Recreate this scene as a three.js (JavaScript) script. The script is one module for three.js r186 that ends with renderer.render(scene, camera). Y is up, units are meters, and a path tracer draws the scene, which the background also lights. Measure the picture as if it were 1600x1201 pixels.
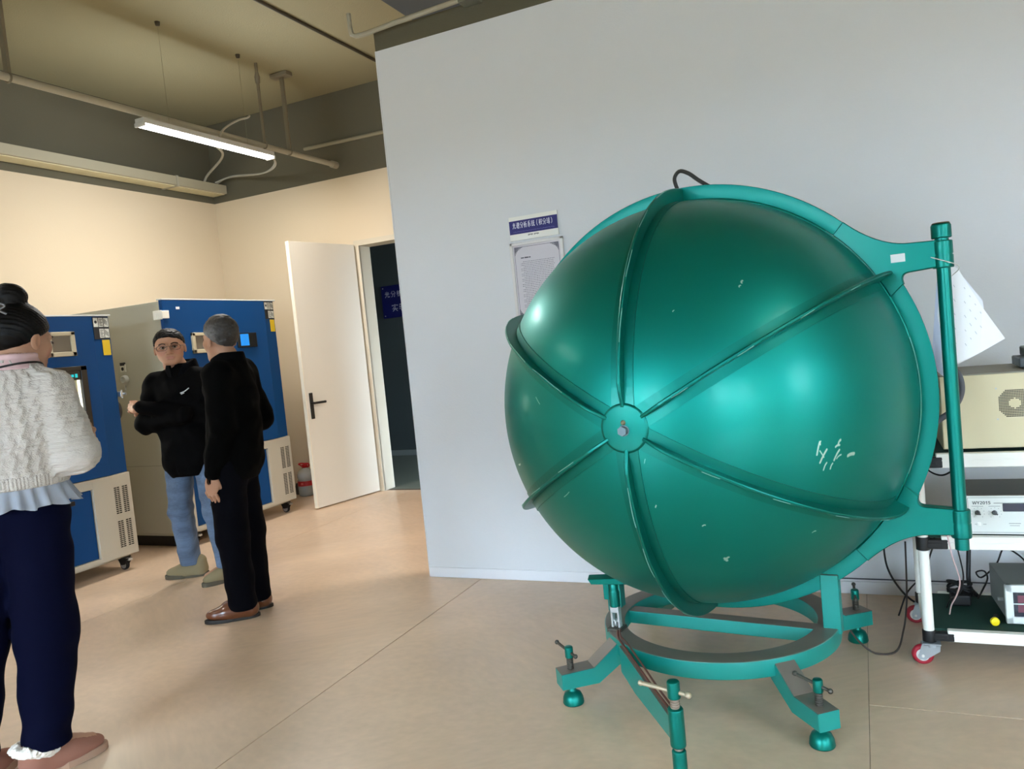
import * as THREE from 'three';
import { RoundedBoxGeometry } from 'three/addons/geometries/RoundedBoxGeometry.js';
import { mergeGeometries } from 'three/addons/utils/BufferGeometryUtils.js';
import { RectAreaLightUniformsLib } from 'three/addons/lights/RectAreaLightUniformsLib.js';
import { ImprovedNoise } from 'three/addons/math/ImprovedNoise.js';

// ---------------------------------------------------------------- camera, sky, light, exposure
const scene = new THREE.Scene();
const camera = new THREE.PerspectiveCamera(52.456, 1600 / 1201, 0.05, 60);
camera.position.set(0, 1.35, 0);
camera.quaternion.setFromRotationMatrix(new THREE.Matrix4().makeBasis(
  new THREE.Vector3(0.908418, -0.097532, -0.406528),
  new THREE.Vector3(0.066806, 0.993776, -0.089138),
  new THREE.Vector3(0.412692, 0.053816, 0.90928)));
scene.add(camera);
// a pale overcast sky outside the windows: brighter towards the zenith, dull ground below the horizon
{
  const w = 256, h = 128, d = new Float32Array(w * h * 4);
  for (let y = 0; y < h; y++) for (let x = 0; x < w; x++) {
    const e = Math.sin(((y + 0.5) / h - 0.5) * Math.PI), k = e > 0 ? 0.75 + 0.5 * e : 0.05; d.set([0.66 * k, 0.86 * k, 1.06 * k, 1], 4 * (y * w + x));
  }
  const sky = new THREE.DataTexture(d, w, h, THREE.RGBAFormat, THREE.FloatType); sky.mapping = THREE.EquirectangularReflectionMapping; sky.magFilter = THREE.LinearFilter; sky.needsUpdate = true;
  scene.background = sky; scene.backgroundIntensity = 19;
}

const renderer = new THREE.WebGLRenderer({ antialias: true });
renderer.toneMapping = THREE.LinearToneMapping;
renderer.toneMappingExposure = 2.0;
renderer.outputColorSpace = THREE.SRGBColorSpace;
renderer.shadowMap.enabled = true;

RectAreaLightUniformsLib.init();
const LAMP_POWER = 58, LAMP_GLOW = 9;          // ceiling strip lamps: light and what the eye sees of the tube
const LAMP_COLOR = [1.0, 0.95, 0.88];
function areaLight(rgb, power, w, h, pos, look) {
  const l = new THREE.RectAreaLight(new THREE.Color().setRGB(...rgb), power, w, h);
  l.position.set(...pos); l.lookAt(...look); l.castShadow = true; scene.add(l); return l;
}
// windows behind the photographer and at the right-hand end of the room let in the daylight
const WIN_BACK = [[-4.6, -3.2], [-2.8, -1.4], [1.5, 2.7], [3.0, 4.2]], WIN_RIGHT = [[-0.6, 0.4]];
const WY0 = 0.6, WY1 = 2.6, ZB = 3.6, XR = 4.3;
// strip lamps: [x, z, length along z]
const LAMPS = [[-4.57, -4.81, 1.36, 1.5], [-4.57, -1.15, 1.36, 0.65], [1.8, -1.3, 1.36, 0.35], [-0.9, -5.3, 1.36, 2.0], [2.4, -5.3, 1.36, 0.5]];
for (const [x, z, l, k] of LAMPS) areaLight(LAMP_COLOR, LAMP_POWER * k, 0.07, l - 0.06, [x, 3.125, z], [x, 0, z]);
// the same diffuser also shines sideways
for (const s of [-1, 1]) { const [x, z, l] = LAMPS[0]; const a = areaLight([0.82, 0.9, 1.0], 60, l - 0.06, 0.03, [x + s * 0.052, 3.145, z], [x + s * 2, 3.35, z]); }

// ---------------------------------------------------------------- helpers
const V = (x, y, z) => new THREE.Vector3(x, y, z);
let seed = 7;
const rnd = () => ((seed = (seed * 16807) % 2147483647) / 2147483647);
const noise = new ImprovedNoise();
const used = {};
function numbered(name) { const n = used[name] = (used[name] ?? -1) + 1; return n ? `${name}_${String(n).padStart(3, '0')}` : name; }
function shade(o) { o.castShadow = o.receiveShadow = true; return o; }
function thing(name, label, category, pos = [0, 0, 0], turn = 0, group) {
  const o = new THREE.Group(); o.name = numbered(name); o.position.set(...pos); o.rotation.y = turn;
  o.userData = { label, category }; if (group) o.userData.group = group;
  scene.add(o); return o;
}
function part(parent, name, geo, mat, label) {
  const m = shade(new THREE.Mesh(Array.isArray(geo) ? merge(geo) : geo, mat)); m.name = name;
  if (label) m.userData.label = label; parent.add(m); return m;
}
function solo(name, label, category, geo, mat, group) {
  const m = shade(new THREE.Mesh(Array.isArray(geo) ? merge(geo) : geo, mat)); m.name = numbered(name);
  m.userData = { label, category }; if (group) m.userData.group = group; scene.add(m); return m;
}
function struct(name, geo, mat, label, parent = scene) {
  const m = shade(new THREE.Mesh(Array.isArray(geo) ? merge(geo) : geo, mat)); m.name = name;
  if (parent === scene) m.userData = { kind: 'structure', label }; parent.add(m); return m;
}
function merge(list) {
  const gs = list.map(g => { const q = g.index ? g.toNonIndexed() : g.clone(); for (const k of Object.keys(q.attributes)) if (!['position', 'normal', 'uv'].includes(k)) q.deleteAttribute(k); return q; });
  return mergeGeometries(gs);
}
const boxAt = (x0, x1, y0, y1, z0, z1, r = 0) => {
  const w = x1 - x0, h = y1 - y0, d = z1 - z0;
  const g = r ? new RoundedBoxGeometry(w, h, d, 2, Math.min(r, w / 2.01, h / 2.01, d / 2.01)) : new THREE.BoxGeometry(w, h, d);
  return g.translate((x0 + x1) / 2, (y0 + y1) / 2, (z0 + z1) / 2);
};
function meterUV(g) {     // uv in metres by the main direction of each face
  const q = g.index ? g.toNonIndexed() : g; const p = q.attributes.position, n = q.attributes.normal, uv = new Float32Array(p.count * 2);
  for (let i = 0; i < p.count; i++) {
    const ax = Math.abs(n.getX(i)), ay = Math.abs(n.getY(i)), az = Math.abs(n.getZ(i));
    if (ay >= ax && ay >= az) { uv[2 * i] = p.getX(i); uv[2 * i + 1] = p.getZ(i); }
    else if (ax >= az) { uv[2 * i] = p.getZ(i); uv[2 * i + 1] = p.getY(i); } else { uv[2 * i] = p.getX(i); uv[2 * i + 1] = p.getY(i); }
  }
  q.setAttribute('uv', new THREE.BufferAttribute(uv, 2)); return q;
}
function rod(a, b, r, r2 = r, seg = 16) {
  const A = V(...a), B = V(...b), d = B.clone().sub(A);
  const g = new THREE.CylinderGeometry(r2, r, d.length(), seg);
  g.applyQuaternion(new THREE.Quaternion().setFromUnitVectors(V(0, 1, 0), d.clone().normalize()));
  return g.translate(...A.add(B).multiplyScalar(0.5).toArray());
}
const tube = (pts, r, n = 40, seg = 8) => new THREE.TubeGeometry(new THREE.CatmullRomCurve3(pts.map(p => V(...p))), n, r, seg);
const lathe = (pts, n = 32) => new THREE.LatheGeometry(pts.map(p => new THREE.Vector2(...p)), n);
function extrude(pts, depth, bevel = 0) {
  const s = new THREE.Shape(pts.map(p => new THREE.Vector2(...p)));
  return new THREE.ExtrudeGeometry(s, { depth, bevelEnabled: bevel > 0, bevelSize: bevel, bevelThickness: bevel, bevelSegments: 1, curveSegments: 8 });
}
const RES = 512;
function noiseTex(fn, w = RES, h = RES, color = true, rep = 1) {
  const d = new Uint8Array(w * h * 4);
  for (let y = 0; y < h; y++) for (let x = 0; x < w; x++) {
    const c = fn(x / w, y / h, x, y); const i = 4 * (y * w + x);
    for (let k = 0; k < 3; k++) d[i + k] = Math.max(0, Math.min(255, Math.round(255 * (Array.isArray(c) ? c[k] : c)))); d[i + 3] = 255;
  }
  const t = new THREE.DataTexture(d, w, h); t.wrapS = t.wrapT = THREE.RepeatWrapping; t.magFilter = THREE.LinearFilter; t.minFilter = THREE.LinearMipmapLinearFilter; t.generateMipmaps = true;
  if (color) t.colorSpace = THREE.SRGBColorSpace; t.repeat.set(rep, rep); t.needsUpdate = true; return t;
}
// tiling fractal noise, 0..1
function fbm(u, v, f, o = 4, s = 0) {
  let a = 0, w = 0.5, t = 0;
  for (let i = 0; i < o; i++) {
    const A = u * Math.PI * 2, B = v * Math.PI * 2, r = f / (2 * Math.PI);
    a += w * noise.noise(Math.cos(A) * r + 7.3 * i + s, Math.sin(A) * r + Math.cos(B) * r * 1.3, Math.sin(B) * r * 1.3 + 3.1 * i + s); t += w; w *= 0.5; f *= 2;
  }
  return 0.5 + 0.5 * a / t;
}
function canvasTex(w, h, draw) {
  const c = document.createElement('canvas'); c.width = w; c.height = h; const g = c.getContext('2d'); draw(g, w, h);
  const t = new THREE.CanvasTexture(c); t.colorSpace = THREE.SRGBColorSpace; t.anisotropy = 8; return t;
}
const std = (color, roughness = 0.6, o = {}) => new THREE.MeshStandardMaterial({ color, roughness, ...o });
const phy = (color, roughness = 0.5, o = {}) => new THREE.MeshPhysicalMaterial({ color, roughness, ...o });

// ---------------------------------------------------------------- materials
const grain = noiseTex((u, v) => { const n = fbm(u, v, 24, 4); return 0.5 + (n - 0.5) * 1.2; }, 256, 256, false);
const floorMap = noiseTex((u, v) => { const n = fbm(u, v, 5, 5), m = fbm(u, v, 60, 3, 9), k = 1 + (n - 0.5) * 0.16 + (m - 0.5) * 0.10; return [0.82 * k, 0.71 * k, 0.60 * k]; }, 1024, 1024, true, 0.4);
const floorRough = noiseTex((u, v) => 0.36 + (fbm(u, v, 6, 5, 4) - 0.5) * 0.25, 512, 512, false, 0.4);
const wallBump = grain.clone(); wallBump.repeat.set(3, 3); wallBump.needsUpdate = true;
const M = {
  floor: phy('#ffffff', 1, { map: floorMap, roughnessMap: floorRough, specularIntensity: 0.9, clearcoat: 0.18, clearcoatRoughness: 0.22 }),
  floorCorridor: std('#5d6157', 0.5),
  cream: std('#d9c8ac', 0.85, { bumpMap: wallBump, bumpScale: 0.0006 }),
  white: std('#dddee1', 0.8, { bumpMap: wallBump, bumpScale: 0.0005 }),
  grey: std('#5f5a48', 0.85, { bumpMap: wallBump, bumpScale: 0.0008 }),
  ceiling: std('#8c8465', 0.9, { bumpMap: wallBump, bumpScale: 0.0015 }),
  pipe: std('#a8a28f', 0.55), darkDuct: std('#3a444c', 0.6), cable: std('#3a3427', 0.6), rodGrey: std('#776e5a', 0.6),
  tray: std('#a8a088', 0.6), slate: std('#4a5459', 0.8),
  door: std('#e2dbcd', 0.55), doorEdge: std('#efe6d2', 0.5), jamb: std('#cfc4ae', 0.6),
  black: std('#0b0b0d', 0.5), blackGloss: phy('#08090b', 0.25), rubber: std('#141416', 0.8),
  steel: std('#c4c7c9', 0.3, { metalness: 0.9 }), steelDark: std('#5a5750', 0.45, { metalness: 0.7 }), zinc: std('#b7c0c6', 0.35, { metalness: 0.75 }),
  blue: phy('#004078', 0.5, { specularIntensity: 0.4 }), cabGrey: std('#b3b09f', 0.55), cabBeige: std('#b9b3a3', 0.5),
  glass: phy('#ffffff', 0.03, { transmission: 1, thickness: 0, ior: 1.5 }),
  whitePaint: std('#efece2', 0.4), mat: std('#06382c', 0.75), beige: std('#d8cba6', 0.5), instTop: std('#8b8678', 0.55), instWhite: std('#dfe3df', 0.45),
  red: std('#a3182c', 0.5), yellow: std('#f2d90c', 0.45), paper: std('#eef0f4', 0.8), wheelWhite: std('#e9e6e2', 0.4),
};

// ---------------------------------------------------------------- the setting
const XL = -6.217, ZD = -6.48, ZP = -3.963, XP = -2.457, H = 3.95, PAINT = 3.13;
{
  const fl = struct('floor', meterUV(boxAt(XL - 0.2, XR + 0.2, -0.2, -0.004, ZD - 0.09, ZB + 0.2)), std('#4a3d33', 0.9), 'beige vinyl floor laid in wide sheets with thin dark seams');
  const seams = [XL, -4.155, -2.11, -0.065, 1.98, XR], gap = [0, 0.0012, 0.0022, 0.0007, 0.002, 0], g = 0.0018;
  for (let i = 0; i < seams.length - 1; i++) {
    const cuts = i === 3 ? [ZD - 0.02, -2.822, ZB] : [ZD - 0.02, ZB];
    for (let k = 0; k < cuts.length - 1; k++)
      struct('floor_sheet', meterUV(boxAt(seams[i] + gap[i], seams[i + 1] - gap[i + 1], -0.004, 0, cuts[k] + (k ? g : 0), cuts[k + 1] - g)), M.floor, '', fl);
  }
  struct('ceiling', meterUV(boxAt(XL - 0.2, XR + 0.2, H, H + 0.2, ZD - 0.2, ZB + 0.2)), M.ceiling, 'khaki painted concrete ceiling');
  struct('wall_left', meterUV(boxAt(XL - 0.2, XL, -0.2, PAINT, ZD - 0.2, ZB + 0.2)), M.cream, 'cream wall behind the blue test chambers');
  struct('beam_left', meterUV(boxAt(XL - 0.2, XL + 0.001, PAINT, H, ZD - 0.2, ZB + 0.2)), M.grey, 'grey painted band above the cream left wall');
  const DX0 = -4.45, DX1 = -3.5, DH = 2.45, T = 0.18;
  struct('wall_back', [boxAt(XL - 0.2, DX0, -0.2, PAINT, ZD - T, ZD), boxAt(DX1, XR + 0.2, -0.2, PAINT, ZD - T, ZD), boxAt(DX0, DX1, DH, PAINT, ZD - T, ZD)].map(meterUV), M.cream, 'cream far wall with the open door');
  struct('beam_back', meterUV(boxAt(XL - 0.2, XR + 0.2, PAINT, H, ZD - T, ZD + 0.001)), M.grey, 'grey painted band above the cream far wall');
  struct('wall_middle', meterUV(boxAt(XP, XR, 0, 3.1, ZP - 0.14, ZP)), M.white, 'white partition wall behind the green sphere');
  struct('beam_middle', meterUV(boxAt(XP, XR, 3.1, 3.212, ZP - 0.14, ZP + 0.001)), M.grey, 'grey band along the top of the white partition');
  struct('baseboard_middle', boxAt(XP + 0.0, XR, 0, 0.06, ZP, ZP + 0.008, 0.003), std('#e6e6ea', 0.6), 'low white baseboard along the partition');
  struct('trim_2', boxAt(XP - 0.004, XP + 0.004, 0, 3.1, ZP - 0.141, ZP + 0.003), M.white, 'edge strip of the white partition');
  // walls behind and beside the photographer, with windows
  const holes = (axis, lo, hi, wins, at, out) => {
    const list = []; let c = lo; const put = (a, b, y0, y1) => list.push(axis === 'x' ? boxAt(a, b, y0, y1, Math.min(at, out), Math.max(at, out)) : boxAt(Math.min(at, out), Math.max(at, out), y0, y1, a, b));
    for (const [a, b] of wins) { put(c, a, -0.2, H); put(a, b, -0.2, WY0); put(a, b, WY1, H); c = b; } put(c, hi, -0.2, H); return list.map(meterUV);
  };
  struct('wall_front', holes('x', XL - 0.2, XR + 0.2, WIN_BACK, ZB, ZB + 0.2), M.cream, 'cream wall with windows behind the photographer');
  struct('wall_right', holes('z', ZD - 0.2, ZB + 0.2, WIN_RIGHT, XR, XR + 0.2), M.cream, 'cream wall with windows at the right end');
  let n = 0;
  const win = (a, b, axis) => {
    const bars = []; const t = 0.05, mid = (a + b) / 2;
    const B = (u0, u1, y0, y1) => bars.push(axis === 'x' ? boxAt(u0, u1, y0, y1, ZB + 0.06, ZB + 0.12) : boxAt(XR + 0.06, XR + 0.12, y0, y1, u0, u1));
    B(a, b, WY0, WY0 + t); B(a, b, WY1 - t, WY1); B(a, a + t, WY0, WY1); B(b - t, b, WY0, WY1); B(mid - t / 2, mid + t / 2, WY0, WY1);
    const w = struct(`window_${++n}`, bars, M.whitePaint, 'white framed window letting in daylight');
    for (const [p, q] of [[a + t, mid - t / 2], [mid + t / 2, b - t]])
      struct('pane', axis === 'x' ? boxAt(p, q, WY0 + t, WY1 - t, ZB + 0.088, ZB + 0.092) : boxAt(XR + 0.088, XR + 0.092, WY0 + t, WY1 - t, p, q), M.glass, '', w);
  };
  for (const [a, b] of WIN_BACK) win(a, b, 'x'); for (const [a, b] of WIN_RIGHT) win(a, b, 'z');
  // outside the windows: a paved yard with a pale wall round it
  struct('ground_yard', [boxAt(-30, 30, -0.4, -0.25, ZB + 0.2, 40), boxAt(XR + 0.2, 40, -0.4, -0.25, -30, ZB + 0.2)], std('#6d6d68', 0.9), 'grey paved yard outside the windows');
  struct('wall_yard', [boxAt(-30, 16, -0.4, 2.4, 16, 16.3), boxAt(16, 16.3, -0.4, 2.4, -30, 16.3)], std('#8f8f8a', 0.9), 'pale yard wall outside the windows');
  // the dark corridor behind the door
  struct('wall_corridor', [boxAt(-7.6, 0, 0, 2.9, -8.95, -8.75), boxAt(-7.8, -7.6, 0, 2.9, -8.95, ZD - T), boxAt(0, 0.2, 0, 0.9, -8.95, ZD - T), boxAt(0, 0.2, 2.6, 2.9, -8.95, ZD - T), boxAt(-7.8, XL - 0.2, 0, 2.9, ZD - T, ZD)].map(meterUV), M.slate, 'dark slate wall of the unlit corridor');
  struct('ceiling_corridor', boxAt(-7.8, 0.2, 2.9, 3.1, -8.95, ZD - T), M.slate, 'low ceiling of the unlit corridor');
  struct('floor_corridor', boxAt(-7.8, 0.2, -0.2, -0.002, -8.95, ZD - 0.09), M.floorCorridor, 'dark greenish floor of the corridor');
  struct('baseboard_corridor', boxAt(-7.6, 0, 0, 0.07, -8.75, -8.735), std('#8d979b', 0.5), 'pale baseboard of the corridor wall');
  // door frame and leaf
  struct('trim_1', [boxAt(-4.493, DX0 + 0.012, 0, DH + 0.04, ZD - 0.01, ZD + 0.014), boxAt(DX1 - 0.012, DX1 + 0.045, 0, DH + 0.04, ZD - 0.01, ZD + 0.014), boxAt(-4.493, DX1 + 0.045, DH - 0.012, DH + 0.04, ZD - 0.01, ZD + 0.0145),
    boxAt(DX0, DX0 + 0.012, 0, DH, ZD - T, ZD), boxAt(DX1 - 0.012, DX1, 0, DH, ZD - T, ZD), boxAt(DX0, DX1, DH - 0.012, DH, ZD - T, ZD)], M.jamb, 'beige frame of the open door');
  const leaf = struct('door_1', boxAt(0.004, 0.79, 0.012, 2.45, -0.02, 0.02, 0.003), M.door, 'tall pale grey door leaf standing wide open');
  leaf.position.set(-4.49, 0, -6.448); leaf.rotation.y = -1.778;
  struct('door_edge', boxAt(0.786, 0.794, 0.012, 2.45, -0.021, 0.021), M.doorEdge, '', leaf);
  for (const s of [-1, 1]) {
    const h = struct('door_handle', [boxAt(0.715, 0.755, 0.83, 1.07, s > 0 ? 0.02 : -0.03, s > 0 ? 0.03 : -0.02, 0.006), rod([0.735, 0.975, s * 0.025], [0.735, 0.975, s * 0.07], 0.011), boxAt(0.6, 0.748, 0.964, 0.986, s * 0.068 - 0.008, s * 0.068 + 0.008, 0.007)], std('#2c2a27', 0.4, { metalness: 0.5 }), '', leaf);
    h.userData.label = 'dark lever handle';
  }
  for (const y of [0.3, 1.25, 2.2]) struct('hinge', rod([0, y - 0.05, 0.01], [0, y + 0.05, 0.01], 0.008), M.steelDark, '', leaf);
  const duct = struct('beam_duct', meterUV(boxAt(-2.65, -1.5, 3.6, H, ZD + 0.01, ZP - 0.1)), M.darkDuct, 'dark slate beam under the ceiling above the partition');
}
// strip lamps
LAMPS.forEach(([x, z, l], i) => {
  const t = thing('strip_light', ['lit white strip lamp hung on thin wires below the long ceiling pipe', 'strip lamp hung over the left part of the room', 'strip lamp hung over the right part of the room', 'strip lamp hung behind the white partition', 'strip lamp hung far behind the partition'][i], 'lamp', [x, 3.13, z], 0, 'ceiling strip lamps');
  part(t, 'housing', [boxAt(-0.045, 0.045, 0.022, 0.062, -l / 2, l / 2, 0.006), boxAt(-0.047, 0.047, 0.0, 0.03, -l / 2 - 0.006, -l / 2 + 0.012, 0.004), boxAt(-0.047, 0.047, 0.0, 0.03, l / 2 - 0.012, l / 2 + 0.006, 0.004)], std('#c9c9c4', 0.4));
  part(t, 'diffuser', boxAt(-0.04, 0.04, 0.004, 0.03, -l / 2 + 0.012, l / 2 - 0.012, 0.01), std('#ffffff', 0.5, { emissive: new THREE.Color().setRGB(1, 0.98, 1.0), emissiveIntensity: LAMP_GLOW }), 'glowing diffuser');
  for (const s of [-0.3, 0.3]) {
    part(t, 'wire', rod([0, 0.06, s * l], [0, H - 3.13, s * l], 0.0014, 0.0014, 6), std('#8d8468', 0.6));
    part(t, 'ceiling_hook', [lathe([[0, 0], [0.016, 0.004], [0.02, 0.03], [0, 0.03]], 12).translate(0, H - 3.13 - 0.03, s * l)], M.cable);
  }
});
// pipes and cables under the ceiling
{
  solo('ceiling_pipe', 'long pale pipe running beside the lit strip lamp', 'pipe', [rod([-4.66, 3.25, 3.0], [-4.6, 3.25, -6.44], 0.024), rod([-4.6, 3.25, -6.40], [-4.6, 3.25, -6.478], 0.034)], M.pipe);
  const h1 = thing('pipe_hanger', 'pipe hanger with a wide ceiling plate right of the lit strip lamp', 'hanger', [-4.585, 3.25, -5.77]);
  part(h1, 'rod', boxAt(-0.02, 0.02, 0.02, 0.69, -0.008, 0.008), M.rodGrey); part(h1, 'plate', boxAt(-0.1, 0.09, 0.66, 0.699, -0.045, 0.045, 0.008), M.rodGrey); part(h1, 'ring', new THREE.TorusGeometry(0.027, 0.006, 8, 24), M.rodGrey);
  const h2 = thing('pipe_hanger', 'thin pipe hanger with a pointed top left of the wide-plated one', 'hanger', [-4.588, 3.25, -5.45]);
  part(h2, 'rod', [rod([0, 0.02, 0], [0, 0.7, 0], 0.013), lathe([[0, 0], [0.02, 0.01], [0.024, 0.06], [0.012, 0.11], [0, 0.12]], 14).translate(0, 0.52, 0)], M.rodGrey); part(h2, 'ring', new THREE.TorusGeometry(0.027, 0.006, 8, 24), M.rodGrey);
  const h3 = thing('pipe_hanger', 'pipe hanger at the left edge holding the near end of the long pipe', 'hanger', [-4.625, 3.25, -3.24]);
  part(h3, 'rod', boxAt(-0.02, 0.02, 0.02, 0.7, -0.01, 0.01), M.rodGrey); part(h3, 'ring', new THREE.TorusGeometry(0.029, 0.007, 8, 24), M.rodGrey);
  solo('ceiling_cable', 'dark cable run straight across the khaki ceiling', 'cable', rod([-3.75, H - 0.01, 1], [-3.75, H - 0.01, ZD + 0.005], 0.013), M.cable);
  const bent = thing('bent_pipe', 'pale pipe with an upturned end along the top of the partition', 'pipe', [-1.7, 3.23, ZP + 0.07]);
  part(bent, 'tube', tube([[-0.868, 0.09, 0], [-0.866, 0.0, 0], [-0.855, -0.035, 0], [-0.82, -0.045, 0], [-0.5, -0.032, 0], [0, -0.015, 0], [0.6, 0.005, 0], [1.4, 0.02, 0]], 0.014, 80, 10), M.pipe);
  part(bent, 'clamp', boxAt(-0.16, -0.05, -0.04, 0.03, -0.068, 0.018, 0.006), std('#6f7064', 0.6)); part(bent, 'clamp', boxAt(0.1, 0.16, -0.04, 0.03, -0.068, 0.018, 0.006), std('#6f7064', 0.6));
  const tr = thing('cable_trunking', 'long pale cable trunking along the top of the left wall', 'trunking', [XL, 3.2, -3.2]);
  part(tr, 'body', [boxAt(0.003, 0.215, 0, 0.088, -3.255, 4.5, 0.004)], M.tray);
  part(tr, 'cover', boxAt(0.03, 0.19, -0.008, 0, -2.58, 4.5, 0.003), std('#cfc6a4', 0.6)); part(tr, 'cover', boxAt(0.03, 0.19, -0.008, 0, -3.24, -2.62, 0.003), std('#cfc6a4', 0.6));
  part(tr, 'joint', [boxAt(0.004, 0.222, -0.012, 0.094, -2.61, -2.585)], M.pipe);
  solo('lamp_cord', 'pale cord looping up from the lit strip lamp', 'cord', tube([[-4.57, 3.202, -4.9], [-4.55, 3.26, -4.92], [-4.53, 3.38, -5.1], [-4.52, 3.42, -5.2], [-4.52, 3.44, -5.22]], 0.009, 30), M.pipe);
  solo('wall_conduit', 'pale conduit dropping from behind the lamp to the trunking', 'conduit', [tube([[-4.6, 3.19, -4.75], [-5.0, 3.3, -5.3], [-5.6, 3.42, -6.0], [-6.02, 3.34, -6.2], [-6.05, 3.302, -6.2]], 0.012, 40)], M.pipe);
  solo('bundled_cables', 'two grey cables from the lamp end to the far corner', 'cables', [tube([[-4.57, 3.16, -5.52], [-4.7, 3.15, -5.7], [-5.2, 3.22, -6.1], [-5.8, 3.32, -6.3], [-6.0, 3.298, -6.3]], 0.008, 40), tube([[-4.58, 3.18, -5.52], [-4.75, 3.18, -5.75], [-5.3, 3.25, -6.2], [-5.9, 3.33, -6.35], [-6.05, 3.298, -6.36]], 0.008, 40)], std('#a9a69b', 0.6));
  solo('wall_pipe', 'thin pipe along the grey band above the door', 'pipe', rod([-4.95, 3.47, ZD + 0.02], [-2.4, 3.43, ZD + 0.02], 0.018), std('#8f8871', 0.7));
}
// wall signs
const CH = {
  光: '50,5 50,40|22,14 34,32|78,14 66,32|8,42 92,42|38,42 34,70 10,95|62,42 62,88 92,88 92,72',
  谱: '14,8 24,20|6,36 22,36 22,82 34,70|48,5 54,15|82,5 76,15|38,18 94,18|56,18 56,44|76,18 76,44|42,24 48,38|92,24 86,38|34,46 98,46|46,54 46,96|86,54 86,96|46,54 86,54|46,74 86,74|46,94 86,94',
  分: '40,6 8,46|60,6 94,46|24,48 76,48 72,92 58,88|46,48 40,74 14,96',
  析: '24,4 24,96|4,28 46,28|24,30 6,66|26,40 42,58|90,6 56,16 54,60 44,94|56,42 96,42|78,42 78,96',
  系: '80,4 22,14|50,14 24,34 66,34|74,24 20,56 80,54|68,44 86,62|50,56 50,96 38,90|28,66 12,88|70,66 90,86',
  统: '24,4 8,34 28,34 8,66 34,60|6,90 36,80|68,4 72,14|44,18 96,18|66,18 52,42 86,40|80,30 92,48|58,48 54,74 40,94|76,48 76,90 96,90 96,76',
  '(': '74,4 54,30 54,70 74,96', ')': '26,4 46,30 46,70 26,96',
  积: '38,6 10,16|4,34 46,34|26,12 26,96|24,38 6,68|28,46 42,62|56,12 90,12 90,54 56,54 56,12|62,64 50,92|80,64 94,92',
  球: '6,14 38,14|8,46 36,46|4,82 40,74|22,14 22,80|44,28 96,28|70,4 70,96 60,90|48,44 58,56|44,84 64,66|90,40 74,58|74,56 94,86|80,8 90,18',
  实: '50,2 54,12|10,28 10,16 92,16 88,28|34,28 44,38|26,42 36,52|8,62 94,62|56,26 50,66 14,96|58,70 88,94',
  验: '8,10 36,10 32,48|12,22 10,48 40,48 36,90 28,84|4,70 30,66|68,6 44,38|68,6 96,38|56,38 84,38|52,52 58,76|68,48 72,74|90,48 80,86|44,90 98,90',
  室: '50,2 54,10|10,28 10,14 92,14 88,28|24,32 78,32|48,32 30,50 74,48|64,40 78,54|50,52 50,92|22,70 80,70|8,93 94,93',
  中: '14,22 86,22 86,62 14,62 14,22|50,4 50,96', 心: '16,46 8,76|34,34 36,86 72,88 74,70|50,20 58,44|80,36 92,64',
};
function write(g, text, x, y, w, h, color, lw) {
  g.strokeStyle = color; g.lineWidth = lw;
  [...text].forEach((c, i) => { for (const s of (CH[c] || '').split('|')) { g.beginPath(); s.split(' ').forEach((p, k) => { const [a, b] = p.split(',').map(Number); const X = x + i * w + a / 100 * w * 0.9, Y = y + b / 100 * h; k ? g.lineTo(X, Y) : g.moveTo(X, Y); }); g.stroke(); } });
}
function plate(w, h, d, tex, edge, rough = 0.5) {       // thin board whose front (+z) carries the print
  const g = new THREE.BoxGeometry(w, h, d); const e = std(edge, rough), f = std('#ffffff', rough, { map: tex });
  return [g, [e, e, e, e, f, e]];
}
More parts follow.
